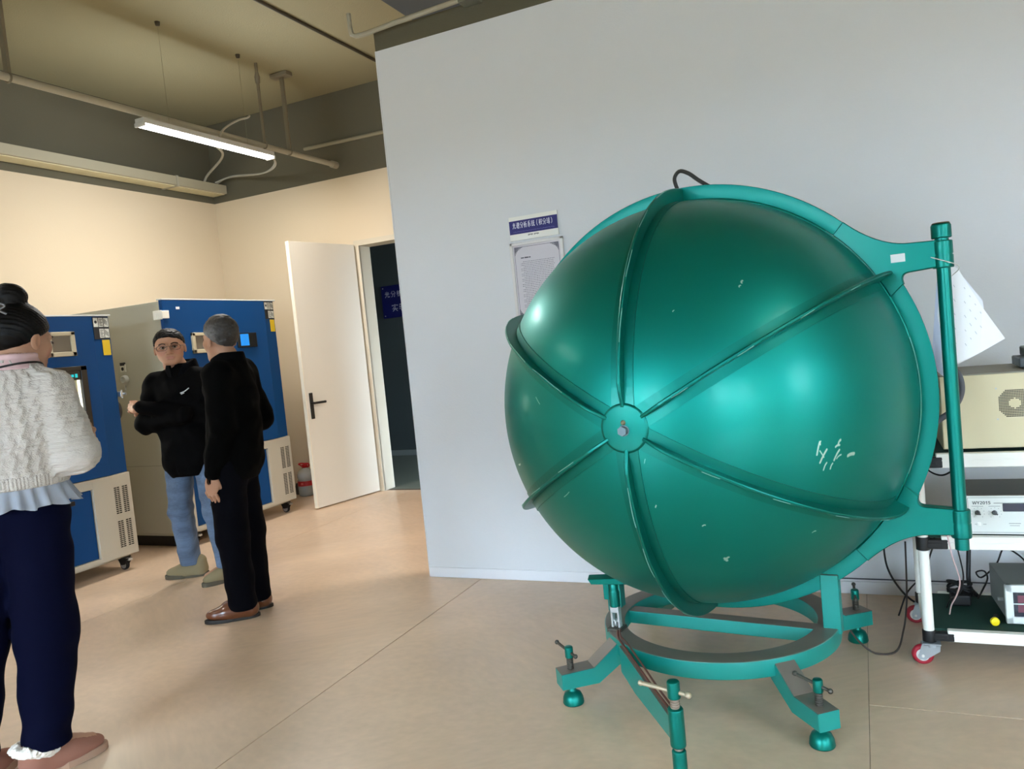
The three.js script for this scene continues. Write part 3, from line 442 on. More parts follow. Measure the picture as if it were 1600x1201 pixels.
// ---------------------------------------------------------------- white trolley with instruments
{
  const x0 = 0.157, x1 = 0.95, zf = -3.2, zb = -3.62, T = thing('trolley', 'white tubular trolley with three shelves and red castors', 'trolley', [0.55, 0, -3.41]);
  const L = (g) => g.translate(-0.55, 0, 3.41);
  for (const [x, z] of [[x0, zf], [x0, zb], [x1, zf], [x1, zb]]) {
    part(T, 'leg', L(rod([x - 0.006, 0.11, z], [x - 0.006, 0.83, z], 0.0185, 0.0185, 20)), M.whitePaint);
    const c = part(T, 'caster', L(merge([boxAt(x - 0.03, x + 0.03, 0.083, 0.089, z - 0.03, z + 0.03, 0.002), rod([x, 0.076, z], [x, 0.12, z], 0.012), rod([x, 0.072, z], [x, 0.084, z], 0.024),
      extrude([[0.028, 0.08], [0.026, 0.058], [-0.026, 0.022], [-0.045, 0.024], [-0.047, 0.04], [-0.034, 0.08]], 0.003).translate(x, 0, z + 0.017), extrude([[0.028, 0.08], [0.026, 0.058], [-0.026, 0.022], [-0.045, 0.024], [-0.047, 0.04], [-0.034, 0.08]], 0.003).translate(x, 0, z - 0.02), boxAt(x - 0.034, x + 0.028, 0.077, 0.081, z - 0.02, z + 0.02)])), M.zinc);
    part(c, 'tyre', L(new THREE.TorusGeometry(0.0275, 0.0105, 12, 32).scale(1, 1, 1.2).translate(x - 0.032, 0.038, z)), M.red);
    part(c, 'wheel_disc', L(merge([lathe([[0, -0.012], [0.01, -0.0125], [0.013, -0.009], [0.019, -0.009], [0.022, -0.012], [0.0235, -0.008], [0.0235, 0.008], [0.022, 0.012], [0.019, 0.009], [0.013, 0.009], [0.01, 0.0125], [0, 0.012]], 28).rotateX(Math.PI / 2).translate(x - 0.032, 0.038, z), rod([x - 0.032, 0.038, z - 0.024], [x - 0.032, 0.038, z + 0.024], 0.005)])), M.wheelWhite);
  }
  for (const [i, y0, y1] of [[0, 0.743, 0.795], [1, 0.442, 0.49], [2, 0.095, 0.137]]) {
    const sh = part(T, 'shelf', L(merge([boxAt(x0 + 0.055, x1 - 0.055, y0, y1, zf - 0.014, zf + 0.014, 0.003), boxAt(x0 + 0.055, x1 - 0.055, y0, y1, zb - 0.014, zb + 0.014, 0.003), boxAt(x0 - 0.02, x0 + 0.006, y0, y1, zb + 0.03, zf - 0.03, 0.003), boxAt(x1 - 0.006, x1 + 0.02, y0, y1, zb + 0.03, zf - 0.03, 0.003), boxAt(x0 + 0.055, x1 - 0.055, y0 + (y1 - y0) * 0.5, y0 + (y1 - y0) * 0.56, zf - 0.014, zf + 0.0158, 0.0005)])), M.whitePaint);
    part(sh, 'rubber_mat', L(boxAt(x0 + 0.012, x1 - 0.012, y1 - 0.012, y1 - 0.002, zb + 0.012, zf - 0.012, 0.002)), M.mat, 'dark green rubber mat');
    for (const [x, z] of [[x0, zf], [x0, zb], [x1, zf], [x1, zb]]) { const s = x < 0.5 ? 1 : -1; part(sh, 'corner_joint', L(merge([lathe([[0.0186, y0 - 0.006], [0.0235, y0 - 0.004], [0.0235, y1 - 0.006], [0.0186, y1 - 0.004]], 20).translate(x - 0.006, 0, z), boxAt(Math.min(x, x + s * 0.075), Math.max(x, x + s * 0.075), y0 + 0.001, y1 - 0.012, z - 0.015, z + 0.0165, 0.004), boxAt(x - 0.016, x + 0.006, y0 + 0.002, y1 - 0.012, z < -3.4 ? z : z - 0.05, z < -3.4 ? z + 0.05 : z, 0.004), boxAt(Math.min(x, x + s * 0.062) + 0.008, Math.max(x, x + s * 0.062) - 0.008, y0 + 0.012, y0 + 0.024, z + 0.015, z + 0.019, 0.003)])), M.black); }
  }
  // instruments
  const A = thing('beige_cabinet', 'large beige metal instrument with an octagonal fan grille on the top shelf', 'instrument', [0.53, 0.795, -3.42]);
  const shellA = extrude([[-0.285, 0.012], [0.285, 0.012], [0.285, 0.273], [-0.285, 0.273]], 0.36, 0.003).translate(0, 0, -0.17);
  part(A, 'case', shellA, M.beige); part(A, 'lid', boxAt(-0.289, 0.289, 0.274, 0.281, -0.176, 0.192, 0.003), M.instTop, 'grey top');
  for (const [x, z] of [[-0.25, 0.15], [0.25, 0.15], [-0.25, -0.13], [0.25, -0.13]]) part(A, 'foot', lathe([[0, 0], [0.016, 0], [0.018, 0.012], [0, 0.012]], 16).translate(x, 0, z), M.rubber);
  const gr = [];                                       // slots of the grille: short rows cut in an octagon ring
  for (let r = -8; r <= 8; r++) { const y = r * 0.0058, w = Math.min(0.05, 0.05 + 0.022 - Math.abs(y)); for (let c = -10; c <= 10; c++) { const x = c * 0.0052; if (Math.abs(x) < w + 0.001 && Math.hypot(x, y) > 0.018) gr.push(boxAt(x - 0.0021, x + 0.0021, y - 0.0018, y + 0.0018, -0.001, 0.0006)); } }
  const gp = part(A, 'fan_grille', gr.map(g => g.translate(-0.057, 0.168, 0.1934)), std('#3a332c', 0.7), 'dark octagonal fan grille');
  for (const [x, y] of [[-0.112, 0.223], [-0.002, 0.223], [-0.112, 0.113], [-0.002, 0.113]]) part(A, 'screw', rod([x, y, 0.192], [x, y, 0.1955], 0.003), M.steel);
  const G = thing('grey_box', 'small dark grey box on top of the large beige instrument', 'box', [0.62, 1.0765, -3.38]);
  part(G, 'body', [boxAt(-0.115, 0.1, 0.006, 0.04, -0.08, 0.08, 0.006), boxAt(-0.1, 0.09, 0, 0.008, -0.07, 0.07)], std('#555a5e', 0.5)); part(G, 'lid', boxAt(-0.09, 0.09, 0.04, 0.075, -0.07, 0.07, 0.006), M.black);
  const B = thing('power_supply', 'white front power supply with two knobs on the middle shelf', 'instrument', [0.52, 0.4886, -3.4]);
  part(B, 'case', boxAt(-0.216, 0.22, 0.012, 0.13, -0.19, 0.172, 0.003), std('#85827a', 0.5), 'grey case');
  const pt = canvasTex(1024, 320, (g, w, h) => {
    g.fillStyle = '#e0e4e0'; g.fillRect(0, 0, w, h); g.strokeStyle = '#9aa19c'; g.lineWidth = 5; g.strokeRect(14, 14, w - 28, h - 28);
    g.fillStyle = '#444b4d'; g.font = 'bold 36px sans-serif'; g.fillText('WY2015', 46, 70); g.fillStyle = '#6f7674'; g.fillRect(200, 58, 780, 5);
    g.fillStyle = '#8b9290'; for (let i = 0; i < 2; i++) { g.fillRect(40 + i * 122, 84, 84, 4); for (let k = 0; k < 9; k++) { const a = -2.4 + k * 0.6; g.fillRect(82 + i * 122 + Math.sin(a) * 46, 140 - Math.cos(a) * 44, 5, 5); } }
    g.fillRect(56, 236, 28, 4); g.fillRect(116, 236, 24, 4); g.fillRect(300, 228, 84, 5); g.fillRect(306, 246, 70, 4); for (let i = 0; i < 4; i++) { g.beginPath(); g.arc(640 + i * 90, 232, 12, 0, 7); g.fill(); }
  });
  const [pg, pm] = plate(0.444, 0.139, 0.012, pt, '#eceee6', 0.45); const face = part(B, 'front_panel', pg, pm); face.position.set(0.002, 0.0745, 0.178);
  part(face, 'display', boxAt(-0.108, 0.06, 0.013, 0.042, 0.004, 0.009, 0.002), std('#2a2a3d', 0.15), 'dark display window');
  for (const x of [-0.187, -0.134]) part(face, 'knob', [lathe([[0, 0], [0.0085, 0], [0.0085, 0.003], [0.0065, 0.005], [0.006, 0.015], [0, 0.016]], 20).rotateX(Math.PI / 2).translate(x, 0.009, 0.006), boxAt(-0.0095, 0.0095, -0.0028, 0.0028, 0.014, 0.019, 0.001).rotateZ(-0.5).translate(x, 0.009, 0.003)], std('#4a4f52', 0.4));
  part(face, 'switch', [boxAt(-0.192, -0.178, -0.04, -0.026, 0.006, 0.01, 0.002), boxAt(-0.189, -0.181, -0.038, -0.029, 0.009, 0.013, 0.001)], std('#f5f6f3', 0.4));
  for (const [x, z] of [[-0.18, 0.14], [0.18, 0.14], [-0.18, -0.15], [0.18, -0.15]]) part(B, 'foot', lathe([[0, 0], [0.014, 0], [0.015, 0.012], [0, 0.012]], 14).translate(x, 0, z), M.rubber);
  const C = thing('meter', 'white framed digital meter with dark red readouts on the bottom shelf', 'meter', [0.62, 0.1356, -3.42], 0.06);
  part(C, 'case', boxAt(-0.21, 0.2, 0.01, 0.145, -0.17, 0.11, 0.003), std('#7f827c', 0.5), 'grey case');
  part(C, 'front_frame', [boxAt(-0.216, 0.206, 0.004, 0.03, 0.108, 0.128, 0.005), boxAt(-0.216, 0.206, 0.122, 0.15, 0.108, 0.128, 0.005), boxAt(-0.216, -0.19, 0.004, 0.15, 0.108, 0.128, 0.005), boxAt(0.18, 0.206, 0.004, 0.15, 0.108, 0.128, 0.005)], M.instWhite);
  const dsp = part(C, 'display', boxAt(-0.192, 0.182, 0.028, 0.124, 0.106, 0.12, 0.002), std('#151a2a', 0.2), 'dark display panel');
  for (const y of [0.082, 0.046]) part(dsp, 'readout', boxAt(-0.176, 0.1, y, y + 0.028, 0.118, 0.1216, 0.001), std('#6e3a48', 0.25), 'dark red readout');
  part(dsp, 'divider', boxAt(-0.192, 0.182, 0.0765, 0.0795, 0.118, 0.1225), M.instWhite); part(dsp, 'button', boxAt(-0.15, -0.128, 0.033, 0.041, 0.118, 0.1235, 0.002), M.instWhite);
  part(C, 'side_screw', rod([-0.21, 0.075, 0.06], [-0.228, 0.075, 0.06], 0.007), M.steel);
  for (const [x, z] of [[-0.18, 0.09], [0.17, 0.09], [-0.18, -0.14], [0.17, -0.14]]) part(C, 'foot', lathe([[0, 0], [0.012, 0], [0.013, 0.012], [0, 0.012]], 14).translate(x, 0, z), M.rubber);
  const Y = thing('yellow_plug', 'round yellow plug lying beside the digital meter', 'plug', [0.372, 0.1512, -3.275], 0.15);
  part(Y, 'cap', lathe([[0, 0], [0.013, 0], [0.0155, 0.003], [0.0155, 0.012], [0.012, 0.015], [0, 0.015]], 24).rotateX(Math.PI / 2), M.yellow); part(Y, 'sleeve', rod([0, 0, 0], [0.02, 0.0, -0.05], 0.01, 0.008), M.black);
  const K = thing('power_adapter', 'black adapter with a coil of cable at the back of the bottom shelf', 'adapter', [0.285, 0.1354, -3.5]);
  part(K, 'body', boxAt(-0.035, 0.035, 0, 0.045, -0.05, 0.04, 0.008), M.black);
  const coil = []; for (let i = 0; i <= 90; i++) { const a = i / 90 * Math.PI * 2 * 5, r = 0.036 + 0.012 * Math.sin(i * 0.7); coil.push([Math.cos(a) * r, 0.062 + 0.025 * Math.sin(a * 0.5 + i * 0.05), Math.sin(a) * r * 0.7]); }
  part(K, 'cord', tube(coil, 0.0045, 260, 6), M.black);
  // cables about the trolley
  const cab = (label, pts, r, mat = M.black, name = 'cable') => solo(name, label, name, tube(pts, r, 60, 6), mat);
  cab('black cable hanging from the sphere flange down to the trolley wheels', [[0.03, 0.5, -3.74], [0.022, 0.33, -3.74], [0.03, 0.2, -3.74], [0.075, 0.1, -3.75], [0.13, 0.04, -3.76], [0.22, 0.006, -3.76], [0.35, 0.006, -3.7]], 0.0045);
  cab('grey cable looping over the floor between the sphere foot and the trolley', [[-0.12, 0.11, -3.2], [-0.09, 0.05, -3.24], [-0.04, 0.007, -3.25], [0.03, 0.007, -3.27], [0.07, 0.05, -3.4], [0.09, 0.09, -3.56], [0.1, 0.12, -3.7], [0.11, 0.3, -3.8]], 0.004, std('#4b403a', 0.6));
  cab('thin pink wire hanging in front of the lower trolley shelf', [[0.218, 0.6, -3.16], [0.24, 0.43, -3.165], [0.262, 0.33, -3.19], [0.255, 0.25, -3.26], [0.238, 0.185, -3.32], [0.232, 0.145, -3.34]], 0.0028, std('#c7a8a4', 0.6), 'wire');
  cab('thin black wire hanging beside the pink wire on the trolley', [[0.238, 0.6, -3.17], [0.262, 0.44, -3.175], [0.275, 0.34, -3.2], [0.266, 0.25, -3.28], [0.24, 0.18, -3.4], [0.23, 0.142, -3.42]], 0.0028, M.black, 'wire');
  cab('thick black cable hanging behind the middle trolley shelf', [[0.36, 0.6, -3.665], [0.352, 0.42, -3.665], [0.335, 0.28, -3.63], [0.33, 0.17, -3.59], [0.35, 0.1475, -3.56]], 0.009);
  cab('thin black cable curled beside the case of the digital meter', [[0.53, 0.29, -3.5], [0.5, 0.32, -3.56], [0.46, 0.33, -3.61], [0.43, 0.26, -3.62], [0.37, 0.21, -3.6], [0.355, 0.235, -3.59], [0.38, 0.245, -3.58], [0.395, 0.21, -3.6], [0.37, 0.165, -3.57], [0.35, 0.142, -3.54]], 0.0035);
  cab('black cable bowed under the middle shelf above the digital meter', [[0.43, 0.43, -3.58], [0.47, 0.405, -3.55], [0.55, 0.38, -3.5], [0.66, 0.4, -3.5], [0.72, 0.425, -3.56]], 0.009);
  cab('black wire hanging under the trolley from its middle corner joint', [[0.215, 0.435, -3.58], [0.212, 0.37, -3.585], [0.195, 0.28, -3.65], [0.17, 0.2, -3.67], [0.1, 0.1, -3.7], [0.06, 0.004, -3.68]], 0.0035, M.black, 'wire');
  cab('black wire looped below the top shelf of the trolley', [[0.19, 0.735, -3.55], [0.2, 0.68, -3.5], [0.25, 0.665, -3.45], [0.3, 0.70, -3.45], [0.31, 0.735, -3.45]], 0.0035, M.black, 'wire');
  cab('grey hose looping behind the hinge rod beside the beige instrument', [[0.16, 0.86, -3.12], [0.215, 0.92, -3.12], [0.27, 0.965, -3.11], [0.3, 1.03, -3.1], [0.292, 1.09, -3.1], [0.262, 1.12, -3.1], [0.22, 1.12, -3.12]], 0.011, std('#54545a', 0.55), 'hose');
  solo('wall_wire', 'thin dark wire run along the wall above the baseboard', 'wire', rod([-0.6, 0.075, ZP + 0.011], [XR - 0.1, 0.072, ZP + 0.011], 0.003), std('#454a55', 0.6));
}
// ---------------------------------------------------------------- blue and grey test chambers
function chamber(label, side, zc, w, d, h, glow, lcd) {
  // front faces +x; w runs along z, d along -x
  const C = thing('test_chamber', label, 'chamber', [-4.85, 0, zc]);
  const b0 = 0.115, bh = 0.70, colW = 0.15, z1 = w / 2, z0 = -w / 2;       // z1 is the near side
  part(C, 'body', [boxAt(-d, -0.03, b0, h - 0.01, z0 + 0.004, z1, 0.004), boxAt(-d + 0.02, -0.06, 0.09, b0, z0 + 0.03, z1 - 0.03)], M.cabGrey);
  // lower front panel with a recessed blue hatch
  part(C, 'lower_panel', [boxAt(-0.034, 0, b0, b0 + 0.03, z0 + 0.3, z1 - 0.1), boxAt(-0.034, 0, bh - 0.07, bh - 0.004, z0 + 0.3, z1 - 0.1), boxAt(-0.034, 0, b0, bh - 0.004, z0, z0 + 0.3, 0.003), boxAt(-0.034, 0, b0, bh - 0.004, z1 - 0.1, z1, 0.003)], M.cabBeige);
  const hatch = part(C, 'hatch', boxAt(-0.03, -0.018, b0 + 0.034, bh - 0.076, z0 + 0.306, z1 - 0.106, 0.003), M.blue, 'blue hatch');
  part(hatch, 'hatch_handle', [boxAt(-0.02, 0.004, b0 + 0.07, bh - 0.17, 0.02, 0.06, 0.006), boxAt(-0.02, 0.0, bh - 0.15, bh - 0.12, -0.08, 0.14, 0.004)], M.black);
  for (const [yy, zz] of [[bh - 0.28, z0 + 0.055], [bh - 0.28, z0 + 0.12], [bh - 0.52, z0 + 0.055], [bh - 0.52, z0 + 0.12]]) {
    const sl = []; for (let i = 0; i < 14; i++) for (const k of [0, 1]) sl.push(boxAt(-0.002, 0.0012, yy + i * 0.0138, yy + i * 0.0138 + 0.008, zz - 0.022 + k * 0.024, zz - 0.022 + k * 0.024 + 0.019));
    part(C, 'vent', sl, std('#25231f', 0.8), 'dark vent slots');
  }
  // upper blue door with a window, and the narrow blue column beside it
  const winZ0 = z0 + 0.24, winZ1 = z1 - 0.18, wy0 = 1.04, wy1 = 1.475;
  if (glow) {
    part(C, 'blue_door', [boxAt(-0.03, 0.006, bh, wy0, z0 + colW, z1 - 0.002, 0.004), boxAt(-0.03, 0.006, wy1, h, z0 + colW, z1 - 0.002, 0.004), boxAt(-0.03, 0.006, wy0 - 0.005, wy1 + 0.005, z0 + colW, winZ0, 0.004), boxAt(-0.03, 0.006, wy0 - 0.005, wy1 + 0.005, winZ1, z1 - 0.002, 0.004)], M.blue);
    const wn = part(C, 'window_frame', [boxAt(-0.02, 0.012, wy0, wy0 + 0.022, winZ0, winZ1, 0.003), boxAt(-0.02, 0.012, wy1 - 0.03, wy1, winZ0, winZ1, 0.003), boxAt(-0.02, 0.012, wy0, wy1, winZ0, winZ0 + 0.045, 0.003), boxAt(-0.02, 0.012, wy0, wy1, winZ1 - 0.03, winZ1, 0.003), boxAt(-0.02, 0.004, wy1 - 0.092, wy1 - 0.028, winZ0, winZ1, 0.002)], M.blackGloss);
    part(wn, 'lit_interior', boxAt(-0.028, -0.012, wy0 + 0.015, wy1 - 0.085, winZ0 + 0.03, winZ1 - 0.02), std('#fdfae4', 0.6, { emissive: new THREE.Color().setRGB(1, 0.98, 0.82), emissiveIntensity: 0.8 }), 'lit chamber interior');
    part(wn, 'interior_rack', [boxAt(-0.0125, -0.009, wy0 + 0.02, wy1 - 0.09, winZ0 + 0.07, winZ0 + 0.1), boxAt(-0.0125, -0.01, wy0 + 0.02, wy1 - 0.09, winZ0 + 0.16, winZ0 + 0.165)], std('#dfe0b8', 0.6));
    const led = []; for (let i = 0; i < 13; i++) led.push(boxAt(0.003, 0.0055, wy1 - 0.075 + (i % 2) * 0.004, wy1 - 0.05 - (i % 3) * 0.003, winZ0 + 0.07 + i * 0.027, winZ0 + 0.07 + i * 0.027 + 0.018));
    part(wn, 'status_lights', led, std('#0b8f98', 0.4, { emissive: new THREE.Color().setRGB(0.0, 0.42, 0.45), emissiveIntensity: 0.5 }), 'teal status lights');
    part(wn, 'glass', boxAt(-0.006, -0.003, wy0 + 0.015, wy1 - 0.085, winZ0 + 0.04, winZ1 - 0.025), M.glass);
    areaLight([1, 0.97, 0.8], 3, winZ1 - winZ0 - 0.1, wy1 - wy0 - 0.14, [-4.85 + 0.016, (wy0 + wy1) / 2 - 0.03, zc + (winZ0 + winZ1) / 2], [0, (wy0 + wy1) / 2 - 0.03, zc + (winZ0 + winZ1) / 2]);
  } else part(C, 'blue_door', boxAt(-0.03, 0.006, bh, h, z0 + colW, z1 - 0.002, 0.004), M.blue);
  part(C, 'blue_column', extrude([[-z0 - colW + 0.002, 0.0], [-z0, -0.022], [-z0, -0.04], [-z0 - colW + 0.002, -0.04]].map(([a, b]) => [b, a]), h - bh).rotateX(-Math.PI / 2).translate(0, bh, 0), M.blue);
  part(C, 'top_trim', boxAt(-0.05, 0.008, h - 0.002, h + 0.008, z0, z1, 0.003), std('#cfd3d3', 0.5));
  // control panel
  const py = glow ? 1.628 : 1.59, pz = glow ? zc * 0 + z0 + 0.405 : z1 - 0.345;
  const pan = part(C, 'control_panel', [boxAt(0.0, 0.024, py - 0.082, py + 0.082, pz - 0.1, pz - 0.068, 0.004), boxAt(0.0, 0.024, py - 0.082, py + 0.082, pz + 0.068, pz + 0.1, 0.004), boxAt(0.0, 0.024, py - 0.082, py - 0.052, pz - 0.1, pz + 0.1, 0.004), boxAt(0.0, 0.024, py + 0.056, py + 0.082, pz - 0.1, pz + 0.1, 0.004)], std('#bfb59a', 0.5), 'beige control panel');
  part(pan, 'screen', boxAt(0.002, 0.014, py - 0.054, py + 0.058, pz - 0.07, pz + 0.07), std('#6d665a', 0.3), 'dull grey screen');
  if (lcd) {
    const l = part(C, 'readout_panel', boxAt(0.0, 0.02, 1.53, 1.655, z1 - 0.97, z1 - 0.74, 0.004), M.blackGloss, 'black readout panel');
    part(l, 'screen', boxAt(0.018, 0.0225, 1.545, 1.645, z1 - 0.87, z1 - 0.77, 0.002), std('#1577d8', 0.3, { emissive: new THREE.Color().setRGB(0.02, 0.35, 0.9), emissiveIntensity: 0.22 }), 'glowing blue screen');
    part(C, 'dial_label', boxAt(0.005, 0.0085, h - 0.075, h - 0.055, z1 - 0.165, z1 - 0.13, 0.001), M.paper);
  }
  // labels on the column
  const lab = canvasTex(256, 320, (g, w_, h_) => {
    g.fillStyle = '#10161c'; g.fillRect(0, 0, w_, h_); g.fillStyle = '#cfd3ce';
    for (const [x, y] of [[8, 12], [92, 12], [176, 12], [92, 170], [176, 170]]) { g.fillRect(x, y, 74, 130); g.fillStyle = '#22282d'; if (x === 8) { g.beginPath(); g.arc(x + 37, y + 60, 22, 0, 7); g.fill(); } else if (x === 176) { for (let i = 0; i < 3; i++) g.fillRect(x + 10 + i * 20, y + 16 + i * 14, 10, 70); } else for (let i = 0; i < 5; i++) g.fillRect(x + 10, y + 16 + i * 22, 54 - (i % 2) * 14, 9); g.fillStyle = '#cfd3ce'; }
  });
  const k = std('#20262b', 0.6), f = std('#ffffff', 0.6, { map: lab });
  const tilt = 0.147;
  const lb = part(C, 'label_plate', new THREE.BoxGeometry(0.14, 0.155, 0.002), [k, k, k, k, f, k], 'black and white symbol labels'); lb.rotation.set(0, Math.PI / 2 + tilt, 0); lb.position.set(-0.0105 + 0.002, h - 0.085, z0 + 0.074);
  const yl = part(C, 'yellow_label', new THREE.BoxGeometry(0.068, 0.108, 0.002), std('#d9b81c', 0.6), 'yellow label'); yl.rotation.set(0, Math.PI / 2 + tilt, 0); yl.position.set(-0.0145 + 0.002, h - 0.222, z0 + 0.046);
  // side fittings, hinges, castors
  if (!glow) {
    const sw = part(C, 'side_socket', boxAt(-0.515, -0.455, 1.415, 1.475, z1, z1 + 0.012, 0.004), std('#d1cebf', 0.5)); part(sw, 'socket_face', [boxAt(-0.51, -0.46, 1.465, 1.49, z1, z1 + 0.014, 0.003), rod([-0.485, 1.44, z1 + 0.01], [-0.485, 1.44, z1 + 0.014], 0.014)], M.black);
    part(C, 'cable_port', [lathe([[0, 0], [0.034, 0], [0.036, 0.006], [0.03, 0.03], [0.022, 0.034], [0.018, 0.02], [0, 0.02]], 24).rotateX(Math.PI / 2).translate(-0.475, 1.355, z1), rod([-0.478, 1.31, z1 + 0.012], [-0.47, 1.27, z1 + 0.02], 0.006)], std('#c3c3bb', 0.4));
    part(C, 'top_hinge', [boxAt(-0.085, 0.0, h - 0.15, h - 0.08, z1, z1 + 0.014, 0.004), boxAt(-0.02, 0.018, h - 0.145, h - 0.085, z1 - 0.05, z1 + 0.016, 0.004), rod([-0.05, h - 0.14, z1 + 0.018], [-0.05, h - 0.1, z1 + 0.018], 0.007)], M.whitePaint, 'white hinge');
    part(C, 'side_seam', boxAt(-d, -0.04, 0.655, 0.659, z1, z1 + 0.0012), std('#8f8c7e', 0.6));
    part(C, 'plinth', boxAt(-d + 0.05, -0.1, 0.0, 0.09, z1 - 0.12, z1 - 0.06), M.black, 'black plinth');
  } else {
    part(C, 'latch', [boxAt(-0.05, 0.012, 1.235, 1.275, z0 - 0.018, z0, 0.004), rod([-0.02, 1.255, z0 - 0.01], [0.03, 1.255, z0 - 0.03], 0.009), rod([-0.0, 1.225, z0 - 0.02], [0.0, 1.285, z0 - 0.02], 0.006)], M.steel, 'bright steel latch');
    part(C, 'side_knob', [new THREE.SphereGeometry(0.055, 20, 14).scale(0.7, 1.25, 0.55).translate(-0.06, 1.14, z0 - 0.012)], M.black);
  }
  for (const [x, z] of [[-0.09, z0 + 0.07], [-0.09, z1 - 0.12], [-d + 0.12, z0 + 0.1], [-d + 0.12, z1 - 0.12]]) {
    const cs = part(C, 'caster', [boxAt(x - 0.04, x + 0.04, 0.085, 0.092, z - 0.04, z + 0.04), extrude([[-0.03, 0.088], [0.036, 0.088], [0.075, 0.085], [0.04, 0.04], [0.008, 0.036], [-0.004, 0.04]], 0.004).translate(x, 0, z + 0.017), extrude([[-0.03, 0.088], [0.036, 0.088], [0.075, 0.085], [0.04, 0.04], [0.008, 0.036], [-0.004, 0.04]], 0.004).translate(x, 0, z - 0.021)], M.black);
    part(cs, 'wheel', lathe([[0.0, -0.013], [0.033, -0.013], [0.036, -0.009], [0.036, 0.009], [0.033, 0.013], [0, 0.013]], 28).rotateX(Math.PI / 2).translate(x + 0.016, 0.036, z), M.rubber);
    part(cs, 'wheel_cover', [lathe([[0, 0.014], [0.012, 0.0155], [0.026, 0.015], [0.027, 0.013], [0, 0.012]], 24).rotateX(Math.PI / 2).translate(x + 0.016, 0.036, z), lathe([[0, -0.014], [0.012, -0.0155], [0.026, -0.015], [0.027, -0.013], [0, -0.012]], 24).rotateX(Math.PI / 2).translate(x + 0.016, 0.036, z), boxAt(x + 0.03, x + 0.085, 0.068, 0.085, z - 0.016, z + 0.016, 0.005)], M.steel, 'bright metal cover');
  }
  return C;
}
chamber('shorter blue test chamber with a brightly lit window beside the woman in white', 0, -3.40, 1.04, 1.2, 1.815, true, false);
chamber('taller blue and grey test chamber behind the two men', 0, -5.015, 1.27, 1.2, 1.935, false, true);

// water jug by the door
{
  const J = thing('water_jug', 'clear plastic water jug with a red label and red handle beside the door', 'jug', [-5.26, 0, -6.3]);
  const pl = phy('#e9eef0', 0.12, { transmission: 0.65, thickness: 0, ior: 1.4 });
  const prof = [[0, 0.004], [0.07, 0], [0.084, 0.008], [0.086, 0.05], [0.083, 0.056], [0.086, 0.062], [0.086, 0.1], [0.0855, 0.11], [0.0855, 0.155], [0.086, 0.165], [0.078, 0.178], [0.086, 0.19], [0.086, 0.222], [0.074, 0.25], [0.045, 0.275], [0.026, 0.284], [0.026, 0.29]];
  part(J, 'bottle', lathe(prof, 40), pl); part(J, 'label_band', lathe([[0.0866, 0.108], [0.0872, 0.108], [0.0872, 0.158], [0.0866, 0.158]], 40), std('#b3131f', 0.4), 'red label');
  part(J, 'label_print', [boxAt(0.0, 0.028, 0.122, 0.144, 0.0845, 0.0876)], std('#d96a6a', 0.5));
  part(J, 'cap', lathe([[0, 0], [0.03, 0], [0.03, 0.028], [0.027, 0.032], [0, 0.032]], 24).translate(0, 0.288, 0), std('#c4151f', 0.4), 'red cap');
  part(J, 'handle', tube([[-0.03, 0.296, 0], [-0.06, 0.315, 0], [-0.075, 0.322, 0], [-0.04, 0.33, 0], [0.0, 0.327, 0], [0.05, 0.325, 0], [0.055, 0.305, 0], [0.03, 0.292, 0]], 0.0075, 40, 8), std('#c4151f', 0.4), 'red handle');
  part(J, 'water', lathe([[0, 0.008], [0.066, 0.006], [0.08, 0.012], [0.082, 0.1], [0, 0.1]], 32), phy('#dfe8ea', 0.05, { transmission: 0.9, thickness: 0.1, ior: 1.33 }));
  const D = thing('dark_doorstop', 'small dark wedge lying on the floor beside the water jug', 'doorstop', [-5.41, 0, -6.36]);
  part(D, 'block', [extrude([[-0.04, 0], [0.05, 0], [0.05, 0.04], [0.02, 0.1], [-0.01, 0.11], [-0.035, 0.05]], 0.06, 0.004).translate(0, 0.004, -0.03)], std('#3a3835', 0.7));
  part(D, 'pad', boxAt(-0.038, 0.048, 0, 0.006, -0.028, 0.028, 0.002), M.rubber);
}

// ---------------------------------------------------------------- people: distance fields meshed with surface nets
const clamp = (x, a, b) => x < a ? a : x > b ? b : x;
const smin = (a, b, k) => { const h = clamp(0.5 + 0.5 * (b - a) / k, 0, 1); return b + (a - b) * h - k * h * (1 - h); };
const smax = (a, b, k) => -smin(-a, -b, k);
function rc(x, y, z, a, b, r1, r2) {
  const bx = b[0] - a[0], by = b[1] - a[1], bz = b[2] - a[2], px = x - a[0], py = y - a[1], pz = z - a[2];
  const h = clamp((px * bx + py * by + pz * bz) / (bx * bx + by * by + bz * bz + 1e-9), 0, 1);
  return Math.hypot(px - bx * h, py - by * h, pz - bz * h) - (r1 + (r2 - r1) * h);
}
function el(x, y, z, c, r) {
  const px = (x - c[0]) / r[0], py = (y - c[1]) / r[1], pz = (z - c[2]) / r[2], k0 = Math.hypot(px, py, pz);
  const k1 = Math.hypot(px / r[0], py / r[1], pz / r[2]); return k1 < 1e-9 ? -Math.min(...r) : k0 * (k0 - 1) / k1;
}
const bone = (a, b, r1, r2 = r1, k = 0.03) => ({ f: (x, y, z) => rc(x, y, z, a, b, r1, r2), k });
const blob = (c, r, k = 0.04) => ({ f: (x, y, z) => el(x, y, z, c, r), k });
const join = (list) => (x, y, z) => { let d = list[0].f(x, y, z); for (let i = 1; i < list.length; i++) d = smin(d, list[i].f(x, y, z), list[i].k); return d; };
